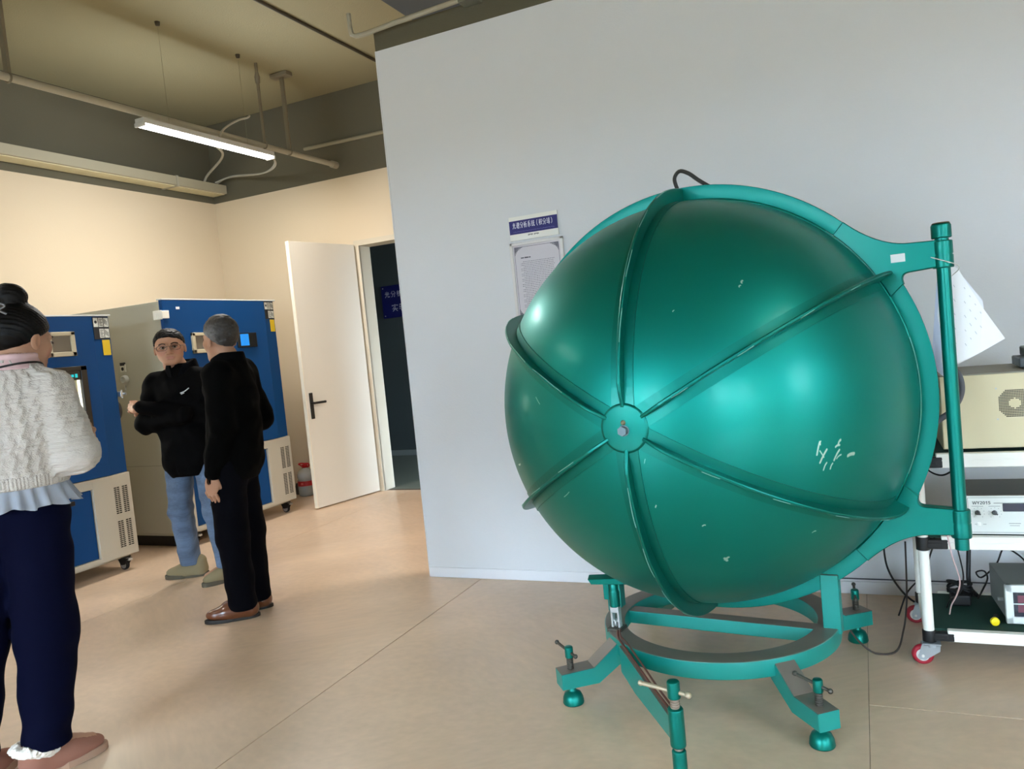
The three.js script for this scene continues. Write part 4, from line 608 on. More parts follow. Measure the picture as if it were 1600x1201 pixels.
function nets(f, lo, hi, c, color) {
  const nx = Math.ceil((hi[0] - lo[0]) / c) + 1, ny = Math.ceil((hi[1] - lo[1]) / c) + 1, nz = Math.ceil((hi[2] - lo[2]) / c) + 1;
  const D = new Float32Array(nx * ny * nz), at = (i, j, k) => i + nx * (j + ny * k);
  for (let k = 0; k < nz; k++) for (let j = 0; j < ny; j++) for (let i = 0; i < nx; i++) D[at(i, j, k)] = f(lo[0] + i * c, lo[1] + j * c, lo[2] + k * c);
  const id = new Int32Array(nx * ny * nz).fill(-1), pos = [], idx = [];
  for (let k = 0; k < nz - 1; k++) for (let j = 0; j < ny - 1; j++) for (let i = 0; i < nx - 1; i++) {
    let n = 0, sx = 0, sy = 0, sz = 0, m = 0; const q = [];
    for (let b = 0; b < 8; b++) { const v = D[at(i + (b & 1), j + (b >> 1 & 1), k + (b >> 2))]; q.push(v); if (v < 0) m |= 1 << b; }
    if (m === 0 || m === 255) continue;
    for (let a = 0; a < 8; a++) for (const ax of [1, 2, 4]) { if (a & ax) continue; const b = a | ax; if ((q[a] < 0) === (q[b] < 0)) continue; const t = q[a] / (q[a] - q[b]); sx += (a & 1) + (ax === 1 ? t : 0); sy += (a >> 1 & 1) + (ax === 2 ? t : 0); sz += (a >> 2) + (ax === 4 ? t : 0); n++; }
    id[at(i, j, k)] = pos.length / 3; pos.push(lo[0] + (i + sx / n) * c, lo[1] + (j + sy / n) * c, lo[2] + (k + sz / n) * c);
  }
  const quad = (a, b, d, e, flip) => { if (a < 0 || b < 0 || d < 0 || e < 0) return; flip ? idx.push(a, d, b, a, e, d) : idx.push(a, b, d, a, d, e); };
  for (let k = 1; k < nz - 1; k++) for (let j = 1; j < ny - 1; j++) for (let i = 1; i < nx - 1; i++) {
    const s = D[at(i, j, k)] < 0;
    if (s !== D[at(i + 1, j, k)] < 0) quad(id[at(i, j - 1, k - 1)], id[at(i, j, k - 1)], id[at(i, j, k)], id[at(i, j - 1, k)], !s);
    if (s !== D[at(i, j + 1, k)] < 0) quad(id[at(i - 1, j, k - 1)], id[at(i, j, k - 1)], id[at(i, j, k)], id[at(i - 1, j, k)], s);
    if (s !== D[at(i, j, k + 1)] < 0) quad(id[at(i - 1, j - 1, k)], id[at(i, j - 1, k)], id[at(i, j, k)], id[at(i - 1, j, k)], !s);
  }
  const n = pos.length / 3, nor = new Float32Array(3 * n), uv = new Float32Array(2 * n), col = new Float32Array(3 * n).fill(1), e = c * 0.4;
  for (let i = 0; i < n; i++) {
    const x = pos[3 * i], y = pos[3 * i + 1], z = pos[3 * i + 2];
    let a = f(x + e, y, z) - f(x - e, y, z), b = f(x, y + e, z) - f(x, y - e, z), d = f(x, y, z + e) - f(x, y, z - e); const l = Math.hypot(a, b, d) || 1;
    nor.set([a / l, b / l, d / l], 3 * i); uv.set([Math.atan2(x, z) * 0.16, y], 2 * i); if (color) col.set(color(x, y, z), 3 * i);
  }
  const g = new THREE.BufferGeometry(); g.setAttribute('position', new THREE.Float32BufferAttribute(pos, 3)); g.setAttribute('normal', new THREE.BufferAttribute(nor, 3)); g.setAttribute('uv', new THREE.BufferAttribute(uv, 2)); g.setAttribute('color', new THREE.BufferAttribute(col, 3)); g.setIndex(idx);
  return g;
}
const rn = (x, y, z, f) => noise.noise(x * f + 3.1, y * f + 7.7, z * f + 1.3);
// head in its own frame: origin between the ears at eye height, looking along +z
function headField(x, y, z, male) {
  let d = el(x, y, z, [0, 0.034, -0.014], [0.077, 0.092, 0.095]);
  d = smin(d, el(x, y, z, [0, -0.042, 0.022], [male ? 0.069 : 0.062, 0.078, 0.07]), 0.03);
  d = smin(d, rc(x, y, z, [-0.018, -0.1, 0.06], [0.018, -0.1, 0.06], 0.02, 0.02), 0.03);
  const ax = Math.abs(x);
  d = smin(d, el(ax, y, z, [0.046, -0.02, 0.055], [0.02, 0.022, 0.02]), 0.025);
  d = smin(d, rc(ax, y, z, [0.012, 0.02, 0.085], [0.045, 0.022, 0.07], 0.008, 0.007), 0.018);
  d = smax(d, -el(ax, y, z, [0.031, 0.001, 0.096], [0.019, 0.012, 0.016]), 0.012);
  d = smin(d, rc(x, y, z, [0, 0.006, 0.088], [0, -0.034, 0.106], 0.0075, 0.0115), 0.012);
  d = smin(d, el(ax, y, z, [0.012, -0.038, 0.096], [0.009, 0.008, 0.011]), 0.008);
  d = smin(d, rc(x, y, z, [-0.017, -0.066, 0.084], [0.017, -0.066, 0.084], 0.0065, 0.0065), 0.008);
  d = smin(d, rc(x, y, z, [-0.013, -0.077, 0.084], [0.013, -0.077, 0.084], 0.0065, 0.0065), 0.006);
  d = smax(d, -rc(x, y, z, [-0.022, -0.0718, 0.094], [0.022, -0.0718, 0.094], 0.0018, 0.0018), 0.004);
  d = smin(d, el(ax, y, z, [0.079, -0.012, -0.01], [0.009, 0.031, 0.019]), 0.008);
  d = smax(d, -el(ax, y, z, [0.088, -0.012, -0.004], [0.006, 0.018, 0.009]), 0.006);
  return d;
}
function handField(kind) {           // wrist at the origin, fingers along +y, palm towards +z, thumb on +x
  const b = [blob([0, 0.048, 0], [0.042, 0.052, 0.016], 0.012), bone([0, -0.03, 0], [0, 0.02, 0], 0.027, 0.027, 0.03)];
  const curl = kind === 'fist' ? [1.3, 1.5, 1.0] : kind === 'hold' ? [0.75, 0.9, 0.5] : [0.3, 0.4, 0.25];
  [[-0.031, 0.85, 0.086], [-0.0105, 0.97, 0.096], [0.0105, 1.04, 0.098], [0.031, 0.94, 0.092]].forEach(([x, s, y], i) => {
    let p = [x, y, 0], a = 0; const L = [0.043, 0.027, 0.021], sp = (i - 1.5) * 0.05;
    for (let k = 0; k < 3; k++) { a += curl[k] * (1 - 0.06 * i); const q = [p[0] + sp * L[k] * s, p[1] + Math.cos(a) * L[k] * s, p[2] + Math.sin(a) * L[k] * s]; b.push(bone(p, q, 0.0095 - k * 0.0008, 0.0088 - k * 0.0009, 0.004)); p = q; }
  });
  const t0 = [0.026, 0.028, 0.006], t1 = kind === 'open' ? [0.06, 0.062, 0.016] : [0.05, 0.062, 0.028], t2 = kind === 'open' ? [0.07, 0.094, 0.02] : [0.03, 0.086, 0.045];
  b.push(bone(t0, t1, 0.014, 0.0105, 0.014), bone(t1, t2, 0.0105, 0.008, 0.005));
  return join(b);
}
function frameAt(pos, dir, palm) {   // matrix with +y along dir and +z towards palm
  const y = V(...dir).normalize(), z = V(...palm).addScaledVector(y, -V(...palm).dot(y)).normalize(), x = y.clone().cross(z);
  return new THREE.Matrix4().makeBasis(x, y, z).setPosition(...pos);
}
const SKIN = [0.40, 0.212, 0.133];
function skinGeo(cfg) {              // one continuous body: trunk and limbs, then finer head and hands
  const J = cfg.j, b = [];
  b.push(bone(J.neck, [J.head[0] * 0.6 + J.neck[0] * 0.4, J.head[1] - 0.08, J.head[2] * 0.6 + J.neck[2] * 0.4 - 0.01], 0.058, 0.054, 0.03));
  b.push(blob([J.chest[0], J.chest[1], J.chest[2]], [0.15, 0.18, 0.095], 0.05), blob([J.waist[0], J.waist[1], J.waist[2]], [0.125, 0.15, 0.085], 0.05), blob([J.pelvis[0], J.pelvis[1], J.pelvis[2]], [0.145, 0.11, 0.095], 0.05));
  b.push(bone(J.shL, J.shR, 0.045, 0.045, 0.05), bone(J.neck, J.chest, 0.05, 0.09, 0.05));
  for (const s of ['L', 'R']) b.push(bone(J['sh' + s], J['el' + s], 0.046, 0.036), bone(J['el' + s], J['wr' + s], 0.036, 0.025), bone(J['hip' + s], J['knee' + s], 0.072, 0.048, 0.04), bone(J['knee' + s], J['ank' + s], 0.046, 0.03), bone(J['ank' + s], J['toe' + s], 0.032, 0.025, 0.03));
  const body = join(b), box = (pts, m) => { const lo = [1e9, 1e9, 1e9], hi = [-1e9, -1e9, -1e9]; for (const p of pts) for (let k = 0; k < 3; k++) { lo[k] = Math.min(lo[k], p[k] - m); hi[k] = Math.max(hi[k], p[k] + m); } return [lo, hi]; };
  const [lo, hi] = box(Object.values(J).filter(p => Array.isArray(p) && p.length === 3), 0.2); hi[1] = J.head[1];
  const col = () => SKIN; const list = [nets(body, lo, hi, 0.016, col)];
  const hm = new THREE.Matrix4().makeRotationFromEuler(new THREE.Euler(cfg.headPitch || 0, cfg.headYaw || 0, cfg.headRoll || 0, 'YXZ')).setPosition(...J.head).multiply(new THREE.Matrix4().makeScale(...(cfg.headSize || [1, 1, 1])));
  const hcol = (x, y, z) => {
    let c = SKIN.slice(); const lip = Math.hypot(x / 0.024, (y + 0.0715) / 0.011); if (z > 0.06 && lip < 1) c = [0.36, 0.16, 0.115];
    if (z > 0.05 && Math.hypot((Math.abs(x) - 0.045) / 0.025, (y + 0.03) / 0.025) < 1) c = [0.40, 0.19, 0.125];
    return c;
  };
  const neckDown = (x, y, z) => smin(headField(x, y, z, cfg.male), rc(x, y, z, [0, -0.06, -0.02], [0, -0.125, -0.03], 0.05, 0.052), 0.02);
  list.push(nets(neckDown, [-0.1, -0.155, -0.125], [0.1, 0.14, 0.13], 0.004, hcol).applyMatrix4(hm));
  for (const h of cfg.hands) { list.push(nets(handField(h.kind), [-0.06, -0.05, -0.03], [0.085, 0.22, 0.1], 0.0034, col).applyMatrix4(new THREE.Matrix4().multiplyMatrices(frameAt(h.at, h.dir, h.palm), new THREE.Matrix4().makeScale((h.flip ? -1 : 1), 1, 1)))); h.flip && unwind(list[list.length - 1]); }
  return { geo: mergeGeometries(list.map(g => { const m = g; return m; })), hm };
}
function unwind(g) { const i = g.index; for (let k = 0; k < i.count; k += 3) { const t = i.getX(k); i.setX(k, i.getX(k + 1)); i.setX(k + 1, t); } return g; }
const skinMat = phy('#ffffff', 0.5, { vertexColors: true, specularIntensity: 0.4 });
const hairMat = phy('#070606', 0.5, { specularIntensity: 0.35 }), greyHair = std('#ffffff', 0.6, { vertexColors: true });
const eyeWhite = std('#8f857a', 0.5), iris = std('#120c08', 0.2);
function faceBits(parent, hm, glasses, brows) {
  const put = (g) => g.applyMatrix4(hm);
  const eyes = part(parent, 'eyes', put(merge([-1, 1].map(s => new THREE.SphereGeometry(0.0125, 18, 12).translate(s * 0.031, 0.001, 0.0775)))), eyeWhite);
  part(eyes, 'iris', put(merge([-1, 1].map(s => new THREE.SphereGeometry(0.0062, 14, 10).scale(1, 1, 0.5).translate(s * 0.031 + 0.0012, 0.001, 0.0885)))), iris);
  part(parent, 'eyelids', put(merge([-1, 1].map(s => tube([[s * 0.031 - 0.016, 0.002, 0.083], [s * 0.031 - 0.006, 0.0085, 0.0895], [s * 0.031 + 0.007, 0.0085, 0.0895], [s * 0.031 + 0.016, 0.002, 0.083]], 0.0028, 14, 6)))), std('#5a3424', 0.6));
  part(parent, 'eyebrows', put(merge([-1, 1].map(s => tube([[s * 0.013, 0.0225, 0.0945], [s * 0.03, 0.0285, 0.0905], [s * 0.05, 0.0225, 0.075]], 0.0038, 14, 6).scale(1, 1, 1)))), brows);
  if (glasses) {
    const fr = []; for (const s of [-1, 1]) { const p = []; for (let i = 0; i <= 24; i++) { const a = i / 24 * Math.PI * 2, c = Math.cos(a), q = Math.sin(a); p.push([s * 0.035 + 0.027 * Math.sign(c) * Math.pow(Math.abs(c), 0.7), -0.003 + 0.018 * Math.sign(q) * Math.pow(Math.abs(q), 0.7), 0.106 - 0.006 * Math.pow((s * 0.035 + 0.027 * c) / 0.06, 2)]); } fr.push(tube(p, 0.0014, 60, 6)); fr.push(tube([[s * 0.062, 0.004, 0.1], [s * 0.074, 0.005, 0.075], [s * 0.083, 0.004, 0.0], [s * 0.085, -0.004, -0.02]], 0.0018, 20, 6)); }
    fr.push(tube([[-0.008, 0.004, 0.106], [0, 0.007, 0.108], [0.008, 0.004, 0.106]], 0.0014, 10, 6));
    const gl = part(parent, 'glasses', put(merge(fr)), std('#2a2522', 0.3, { metalness: 0.6 }));
    part(gl, 'lens', put(merge([-1, 1].map(s => lathe([[0, 0], [0.024, -0.0006]], 24).scale(1, 1, 0.68).rotateX(Math.PI / 2).translate(s * 0.035, -0.003, 0.105)))), phy('#ffffff', 0.05, { transmission: 1, thickness: 0, specularIntensity: 0.08 }));
  }
}
function shoeGeo(kind) {             // heel at z = -0.1, toe at +z, sole on y = 0
  const soft = kind !== 'dress';
  const up = join([blob([0, 0.04, 0.06], [soft ? 0.05 : 0.045, soft ? 0.042 : 0.036, 0.115], 0.02), bone([0, 0.05, -0.06], [0, soft ? 0.1 : 0.07, -0.055], 0.042, soft ? 0.044 : 0.04, 0.04), bone([0, 0.045, -0.05], [0, 0.045, 0.06], 0.042, 0.044, 0.03), bone([0, 0.075, -0.03], [0, 0.05, 0.05], 0.04, 0.03, 0.03)]);
  const f = (x, y, z) => { let d = smax(up(x, y, z), 0.012 - y, 0.006); if (!soft) d = Math.min(d, up(x, y - 0.004, z) + 0.0); return d; };
  const upper = nets(f, [-0.075, 0, -0.13], [0.075, 0.17, 0.2], 0.006);
  const out = []; for (let i = 0; i <= 40; i++) { const a = i / 40 * Math.PI * 2, c = Math.cos(a), s = Math.sin(a); const w = (s > 0 ? 0.049 : 0.04) * (soft ? 1.06 : 1); out.push([c * w * (0.92 + 0.08 * Math.abs(s)), 0.036 + s * (s > 0 ? 0.145 : 0.14)]); }
  const sole = new THREE.ExtrudeGeometry(new THREE.Shape(out.map(p => new THREE.Vector2(...p))), { depth: soft ? 0.02 : 0.012, bevelEnabled: true, bevelSize: 0.004, bevelThickness: 0.004, bevelSegments: 2 }).rotateX(-Math.PI / 2).scale(1, 1, -1);
  const g = sole.toNonIndexed(); g.computeVertexNormals(); g.translate(0, 0.004, 0);
  const list = [g]; if (!soft) { const heel = extrude(out.filter(p => p[1] < -0.02), 0.02, 0.002).rotateX(-Math.PI / 2).scale(1, 1, -1); list.push(heel); }
  return { upper, sole: g };
}
const place = (g, at, ang) => g.rotateY(ang).translate(...at);
const wrinkle = (x, y, z, a, f = 9) => a * (rn(x, y * 1.6, z, f) + 0.5 * rn(x, y, z, f * 2.3));

// --- the woman at the shorter chamber: white cable-knit pullover, seen from behind
{
  const P = thing('person', 'woman with black hair in a bun wearing a white cable-knit pullover and navy trousers', 'person', [-2.81, 0, -1.715], -2.7);
  const j = { head: [-0.14, 1.525, 0.05], neck: [-0.13, 1.42, -0.005], chest: [-0.105, 1.26, -0.005], waist: [-0.08, 1.06, 0.0], pelvis: [-0.05, 0.92, 0], shL: [0.04, 1.355, -0.005], shR: [-0.25, 1.34, -0.01], elL: [0.12, 1.12, 0.0], elR: [-0.305, 1.115, 0.0], wrL: [0.02, 1.14, 0.25], wrR: [-0.2, 1.12, 0.24], hipL: [0.04, 0.9, 0], hipR: [-0.145, 0.9, 0], kneeL: [0.09, 0.49, -0.03], kneeR: [-0.125, 0.49, 0.0], ankL: [0.125, 0.1, -0.1], ankR: [-0.095, 0.1, -0.02], toeL: [0.1, 0.05, 0.0], toeR: [-0.19, 0.05, 0.08] };
  const cfg = { j, headYaw: -0.35, headPitch: 0.22, hands: [{ kind: 'hold', at: [-0.195, 1.12, 0.25], dir: [0.35, 0.1, 1], palm: [0.4, 0.9, 0] }, { kind: 'hold', at: [0.015, 1.14, 0.26], dir: [-0.35, 0.1, 1], palm: [-0.4, 0.9, 0] }] };
  const { geo, hm } = skinGeo(cfg); part(P, 'body', geo, skinMat);
  faceBits(P, hm, false, hairMat);
  // pullover
  const kb = join([blob([-0.105, 1.25, -0.005], [0.17, 0.19, 0.135], 0.06), blob([-0.075, 1.09, 0.0], [0.18, 0.17, 0.15], 0.06), bone(j.shL, j.shR, 0.066, 0.066, 0.06), bone([-0.13, 1.44, -0.005], [-0.115, 1.35, 0], 0.066, 0.105, 0.06),
    bone(j.shR, j.elR, 0.07, 0.068, 0.04), bone(j.elR, j.wrR, 0.068, 0.05, 0.03), bone(j.shL, j.elL, 0.07, 0.068, 0.04), bone(j.elL, j.wrL, 0.068, 0.05, 0.03)]);
  const knit = (x, y, z) => {
    let d = kb(x, y, z); if (d > 0.05) return d;
    const a = Math.atan2(x + 0.095, -z) * 0.17, u = a; const t = y * 2 * Math.PI / 0.055, strand = Math.cos((u / 0.042) * 2 * Math.PI);
    const rope = Math.cos((u / 0.042) * 2 * Math.PI + 0.9 * Math.sin(t)) * 0.0022 + Math.max(0, Math.cos((u / 0.021) * 2 * Math.PI + t)) * 0.0018 + 0.0012 * Math.cos(t * 4);
    d -= rope + wrinkle(x, y, z, 0.008, 7); d = smax(d, 1.03 - y + 0.004 * Math.sin(x * 30), 0.012); d = smax(d, y - 1.465 + Math.abs(x + 0.13) * 0.25, 0.012); return d;
  };
  const woolMap = noiseTex((u, v) => 0.5 + (fbm(u, v, 50, 3, 7) - 0.5) * 1.4, 256, 256, false, 8);
  const wool = phy('#c2b9b0', 0.95, { sheen: 0.3, sheenRoughness: 0.7, bumpMap: woolMap, bumpScale: 0.003 });
  part(P, 'pullover', nets(knit, [-0.44, 0.96, -0.24], [0.26, 1.52, 0.36], 0.0075), wool);
  const rib = (x, y, z) => { const a = Math.atan2(x + 0.07, z) / 0.07; return Math.abs(el(x, 0, z, [-0.07, 0, 0.0], [0.172, 1, 0.14]) * 1) - 0.014 - 0.002 * Math.cos(a * 2 * Math.PI); };
  part(P, 'ribbed_hem', nets((x, y, z) => smax(rib(x, y, z), Math.abs(y - 1.04) - 0.024, 0.01), [-0.29, 0.99, -0.2], [0.15, 1.09, 0.2], 0.0075), wool);
  // frilly hem of the blouse below
  const frill = [], fi = []; const NA = 160, NR = 8;
  for (let r = 0; r <= NR; r++) for (let i = 0; i <= NA; i++) { const a = i / NA * Math.PI * 2, t = r / NR, w = 0.004 + 0.016 * t * t, R1 = 0.174 + 0.03 * t + w * Math.sin(a * 23 + 1.5 * Math.sin(a * 5)), y = 1.035 - 0.085 * t + 0.006 * t * Math.sin(a * 11); frill.push(-0.07 + Math.sin(a) * R1, y, Math.cos(a) * R1 * 0.76); }
  for (let r = 0; r < NR; r++) for (let i = 0; i < NA; i++) { const a = r * (NA + 1) + i, b = a + 1, c = a + NA + 1, e = c + 1; fi.push(a, c, b, b, c, e); }
  const fg = new THREE.BufferGeometry(); fg.setAttribute('position', new THREE.Float32BufferAttribute(frill, 3)); fg.setAttribute('uv', new THREE.BufferAttribute(new Float32Array(frill.length / 3 * 2), 2)); fg.setIndex(fi); fg.computeVertexNormals();
  part(P, 'frilled_hem', fg, phy('#adb2bc', 0.9, { transmission: 0.3, thickness: 0, side: THREE.DoubleSide }), 'sheer white frill');
  part(P, 'collar', nets((x, y, z) => { const q = Math.hypot(x + 0.133, z - (y - 1.45) * 0.25); return smax(Math.abs(q - 0.064 - (y < 1.46 ? (1.46 - y) * 0.5 : 0)) - 0.008, Math.abs(y - 1.45) - 0.028, 0.006); }, [-0.27, 1.4, -0.14], [0.01, 1.51, 0.14], 0.006), std('#c9a7a6', 0.8), 'dusty pink blouse collar');
  part(P, 'necklace', tube([[-0.03, 1.425, -0.098], [-0.1, 1.435, -0.06], [-0.115, 1.43, 0.02], [-0.06, 1.38, 0.1], [-0.03, 1.35, 0.125], [0.0, 1.38, 0.1], [0.055, 1.43, 0.02], [0.04, 1.435, -0.06], [-0.03, 1.425, -0.098]].map(([x, y, z]) => [x - 0.1, y + 0.008, z]), 0.0035, 60, 6), M.black);
  const tb = join([blob([-0.055, 0.92, 0.0], [0.172, 0.14, 0.135], 0.06), bone([0.035, 0.9, -0.005], [0.09, 0.5, -0.04], 0.108, 0.092, 0.03), bone([0.09, 0.5, -0.04], [0.125, 0.13, -0.105], 0.092, 0.082, 0.03), bone([-0.14, 0.9, -0.005], [-0.125, 0.5, -0.005], 0.108, 0.096, 0.03), bone([-0.125, 0.5, -0.005], [-0.095, 0.13, -0.03], 0.096, 0.08, 0.03)]);
  const tro = (x, y, z) => { let d = tb(x, y, z); if (d > 0.05) return d; d -= wrinkle(x, y, z, 0.009, 6) + (y < 0.28 ? 0.005 * Math.sin(y * 60 + x * 20) * (0.28 - y) / 0.2 : 0); d = smax(d, 0.098 - y, 0.01); return smax(d, y - 1.03, 0.01); };
  part(P, 'trousers', nets(tro, [-0.3, 0.07, -0.24], [0.26, 1.06, 0.2], 0.009), phy('#04061c', 0.85, { specularIntensity: 0.12 }));
  // hair: cap, bun, grip
  const hairF = (x, y, z) => {
    let d = el(x, y, z, [0, 0.034, -0.018], [0.087, 0.1, 0.104]); d = smax(d, -(y + 0.002 - 0.72 * z), 0.015); 
    let bn = el(x, y, z, [0.005, 0.15, -0.05], [0.048, 0.045, 0.05]); bn = smin(bn, el(x, y, z, [0.03, 0.175, -0.045], [0.03, 0.025, 0.03]), 0.015); d = smin(d, bn, 0.014);
    return d - 0.0009 * Math.sin((x * 0.5 + z * 0.6 + y * 0.9) * 420 + 3 * rn(x, y, z, 12)) - wrinkle(x, y, z, 0.004, 12);
  };
  const hair = part(P, 'hair', nets(hairF, [-0.13, -0.1, -0.17], [0.13, 0.22, 0.12], 0.0055).applyMatrix4(hm), hairMat);
  part(hair, 'hair_clip', [tube([[-0.03, 0.105, -0.128], [-0.05, 0.095, -0.112], [-0.04, 0.078, -0.122], [-0.056, 0.066, -0.108]], 0.0035, 20, 6).applyMatrix4(hm)], std('#8a8a8c', 0.3, { metalness: 0.7 }), 'grey hair clip');
  const so = shoeGeo('soft'), suede = std('#8f5f4e', 0.9), soleM = std('#a3816b', 0.8), fur = phy('#efe6da', 1, { sheen: 0.6 });
  for (const [at, a] of [[[-0.095, 0, -0.02], -0.75], [[0.125, 0, -0.1], -0.15]]) {
    const s = part(P, 'shoe', place(so.upper.clone(), at, a), suede, 'rose brown suede moccasin'); part(s, 'sole', place(so.sole.clone(), at, a), soleM);
    const fp = []; for (let i = 0; i <= 30; i++) { const q = i / 30 * Math.PI * 2; fp.push([Math.cos(q) * 0.048, 0.098 - 0.018 * Math.sin(q), -0.045 + Math.sin(q) * 0.062]); }
    part(s, 'fur_collar', place(nets((x, y, z) => { let d = 1; for (let i = 0; i < 30; i++) d = Math.min(d, rc(x, y, z, fp[i], fp[i + 1], 0.019, 0.019)); return d - wrinkle(x, y, z, 0.008, 60); }, [-0.09, 0.04, -0.15], [0.09, 0.16, 0.07], 0.006), at, a), fur, 'white fur collar');
    part(s, 'lace', place(tube([[-0.03, 0.085, 0.045], [0, 0.098, 0.05], [0.03, 0.085, 0.045], [0.05, 0.1, 0.06]], 0.003, 20, 5), at, a), std('#4a2e28', 0.8));
  }
}
// --- the man with glasses and folded arms
{
  const P = thing('person', 'man with glasses, dark jacket and light blue jeans standing with folded arms', 'person', [-4.04, 0, -3.75], 0.35);
  const j = { head: [-0.05, 1.53, 0.025], neck: [-0.02, 1.375, -0.01], chest: [0, 1.2, 0.0], waist: [0, 1.0, 0.0], pelvis: [0, 0.87, 0], shL: [0.19, 1.305, -0.01], shR: [-0.19, 1.305, -0.01], elL: [0.255, 1.06, 0.05], elR: [-0.26, 1.055, 0.04], wrL: [-0.17, 1.158, 0.148], wrR: [0.05, 1.1, 0.12], hipL: [0.09, 0.85, 0], hipR: [-0.09, 0.85, 0], kneeL: [0.135, 0.46, 0.05], kneeR: [-0.12, 0.46, 0.0], ankL: [0.185, 0.09, 0.07], ankR: [-0.13, 0.09, -0.075], toeL: [0.08, 0.05, 0.15], toeR: [-0.22, 0.05, -0.06] };
  const cfg = { j, headYaw: 0.42, headPitch: 0.0, headRoll: 0.04, headSize: [1.14, 0.92, 1.1], male: true, hands: [{ kind: 'fist', at: [-0.222, 1.17, 0.155], dir: [-1, 0.1, -0.35], palm: [0.3, -0.2, -1], flip: false }, { kind: 'open', at: [0.0, 1.1, 0.07], dir: [1, 0.0, -0.25], palm: [0, 0, -1], flip: true }] };
  const { geo, hm } = skinGeo(cfg); part(P, 'body', geo, skinMat); faceBits(P, hm, true, hairMat);
  const jb = join([blob([0, 1.2, -0.005], [0.2, 0.2, 0.135], 0.06), blob([0, 0.98, 0.0], [0.195, 0.22, 0.14], 0.06), blob([0, 0.8, 0.0], [0.195, 0.17, 0.145], 0.06), bone(j.shL, j.shR, 0.075, 0.075, 0.06), bone([0, 1.4, -0.02], [0, 1.3, 0], 0.07, 0.1, 0.06),
    bone(j.shR, j.elR, 0.074, 0.064, 0.03), bone(j.elR, [0.07, 1.1, 0.17], 0.064, 0.05, 0.03), bone(j.shL, j.elL, 0.074, 0.064, 0.03), bone(j.elL, [-0.21, 1.168, 0.163], 0.062, 0.044, 0.025)]);
  const jk = (x, y, z) => { let d = jb(x, y, z); if (d > 0.06) return d; d -= wrinkle(x, y, z, 0.011, 8); d = smax(d, 0.695 - 0.045 * clamp((-x - 0.08) * 12, 0, 1) - y, 0.01); d = smax(d, -rc(x, y, z, [-0.075, 0.6, 0.12], [-0.05, 0.8, 0.15], 0.045, 0.005), 0.012); return smax(d, y - 1.425 - 0.2 * Math.max(0, -z), 0.01); };
  part(P, 'jacket', nets(jk, [-0.36, 0.6, -0.22], [0.36, 1.5, 0.33], 0.009), phy('#030304', 0.85, { specularIntensity: 0.12 }));
  part(P, 'jacket_collar', nets((x, y, z) => { const q = Math.hypot(x, z + 0.01); let d = Math.abs(q - 0.083 - (1.43 - y) * 0.25) - 0.011; d = smax(d, Math.abs(y - 1.41 + Math.max(0, z) * 0.5) - 0.04, 0.008); return smax(d, -(Math.abs(x) - 0.012 - (y - 1.34) * 0.35 + (z < 0 ? 1 : 0)), 0.006); }, [-0.15, 1.32, -0.16], [0.15, 1.5, 0.15], 0.006), phy('#040407', 0.85, { specularIntensity: 0.12 }));
  part(P, 'chest_logo', [tube([[0.045, 1.235, 0.143], [0.075, 1.245, 0.14], [0.1, 1.262, 0.133]], 0.0035, 12, 6), tube([[0.05, 1.228, 0.144], [0.07, 1.234, 0.142]], 0.003, 8, 6)], std('#c7c9cc', 0.5), 'small pale logo');
  const jeans = (x, y, z) => { let d = jeansB(x, y, z); if (d > 0.05) return d; d -= wrinkle(x, y, z, 0.008, 9) + 0.004 * Math.sin(y * 45 + 3 * rn(x, y, z, 4)) * clamp((0.5 - Math.abs(y - 0.44)) * 3 - 0.9, 0, 1); return smax(d, 0.085 - y, 0.008); };
  const jeansB = join([blob([0, 0.84, 0.0], [0.165, 0.13, 0.12], 0.05), bone([0.09, 0.85, 0], [0.135, 0.46, 0.05], 0.096, 0.074, 0.03), bone([0.135, 0.46, 0.05], [0.185, 0.1, 0.07], 0.074, 0.066, 0.03), bone([-0.09, 0.85, 0], [-0.12, 0.46, 0.0], 0.096, 0.074, 0.03), bone([-0.12, 0.46, 0.0], [-0.13, 0.1, -0.07], 0.074, 0.066, 0.03)]);
  const denim = noiseTex((u, v) => { const n = fbm(u, v, 6, 4, 3), m = fbm(u, v, 90, 2, 8), k = 0.85 + (n - 0.5) * 0.7 + (m - 0.5) * 0.25; return [0.38 * k, 0.46 * k, 0.57 * k]; }, 256, 256, true, 1.5);
  part(P, 'jeans', nets(jeans, [-0.24, 0.05, -0.2], [0.29, 0.96, 0.2], 0.009), std('#ffffff', 0.85, { map: denim }));
  part(P, 'hair', nets((x, y, z) => { let d = el(x, y, z, [0, 0.04, -0.014], [0.0835, 0.099, 0.101]); d = smax(d, 0.012 + 0.78 * z - y - 0.012 * Math.sin(x * 40 + 1) + Math.max(0, 0.06 - Math.abs(x)) * 0.25 * (z > 0 ? 1 : 0) + 0.006 * rn(x, y, z, 50), 0.008); return d - wrinkle(x, y, z, 0.0035, 55) - 0.0005 * Math.sin(x * 260 + z * 140 + y * 60); }, [-0.11, -0.1, -0.15], [0.11, 0.17, 0.12], 0.0045).applyMatrix4(hm), hairMat);
  const so = shoeGeo('soft'), khaki = std('#7d7154', 0.85), soleM = std('#4a4436', 0.8);
  for (const [at, a] of [[[-0.13, 0, -0.075], -1.457], [[0.19, 0, 0.075], -0.68]]) { const s = part(P, 'shoe', place(so.upper.clone(), at, a), khaki, 'khaki suede shoe'); part(s, 'sole', place(so.sole.clone(), at, a), soleM); part(s, 'lace', place(merge([0, 1, 2].map(i => tube([[-0.022, 0.088 - i * 0.006, 0.03 + i * 0.018], [0, 0.098 - i * 0.007, 0.033 + i * 0.018], [0.022, 0.088 - i * 0.006, 0.03 + i * 0.018]], 0.0025, 10, 5))), at, a), std('#a39878', 0.8)); }
}
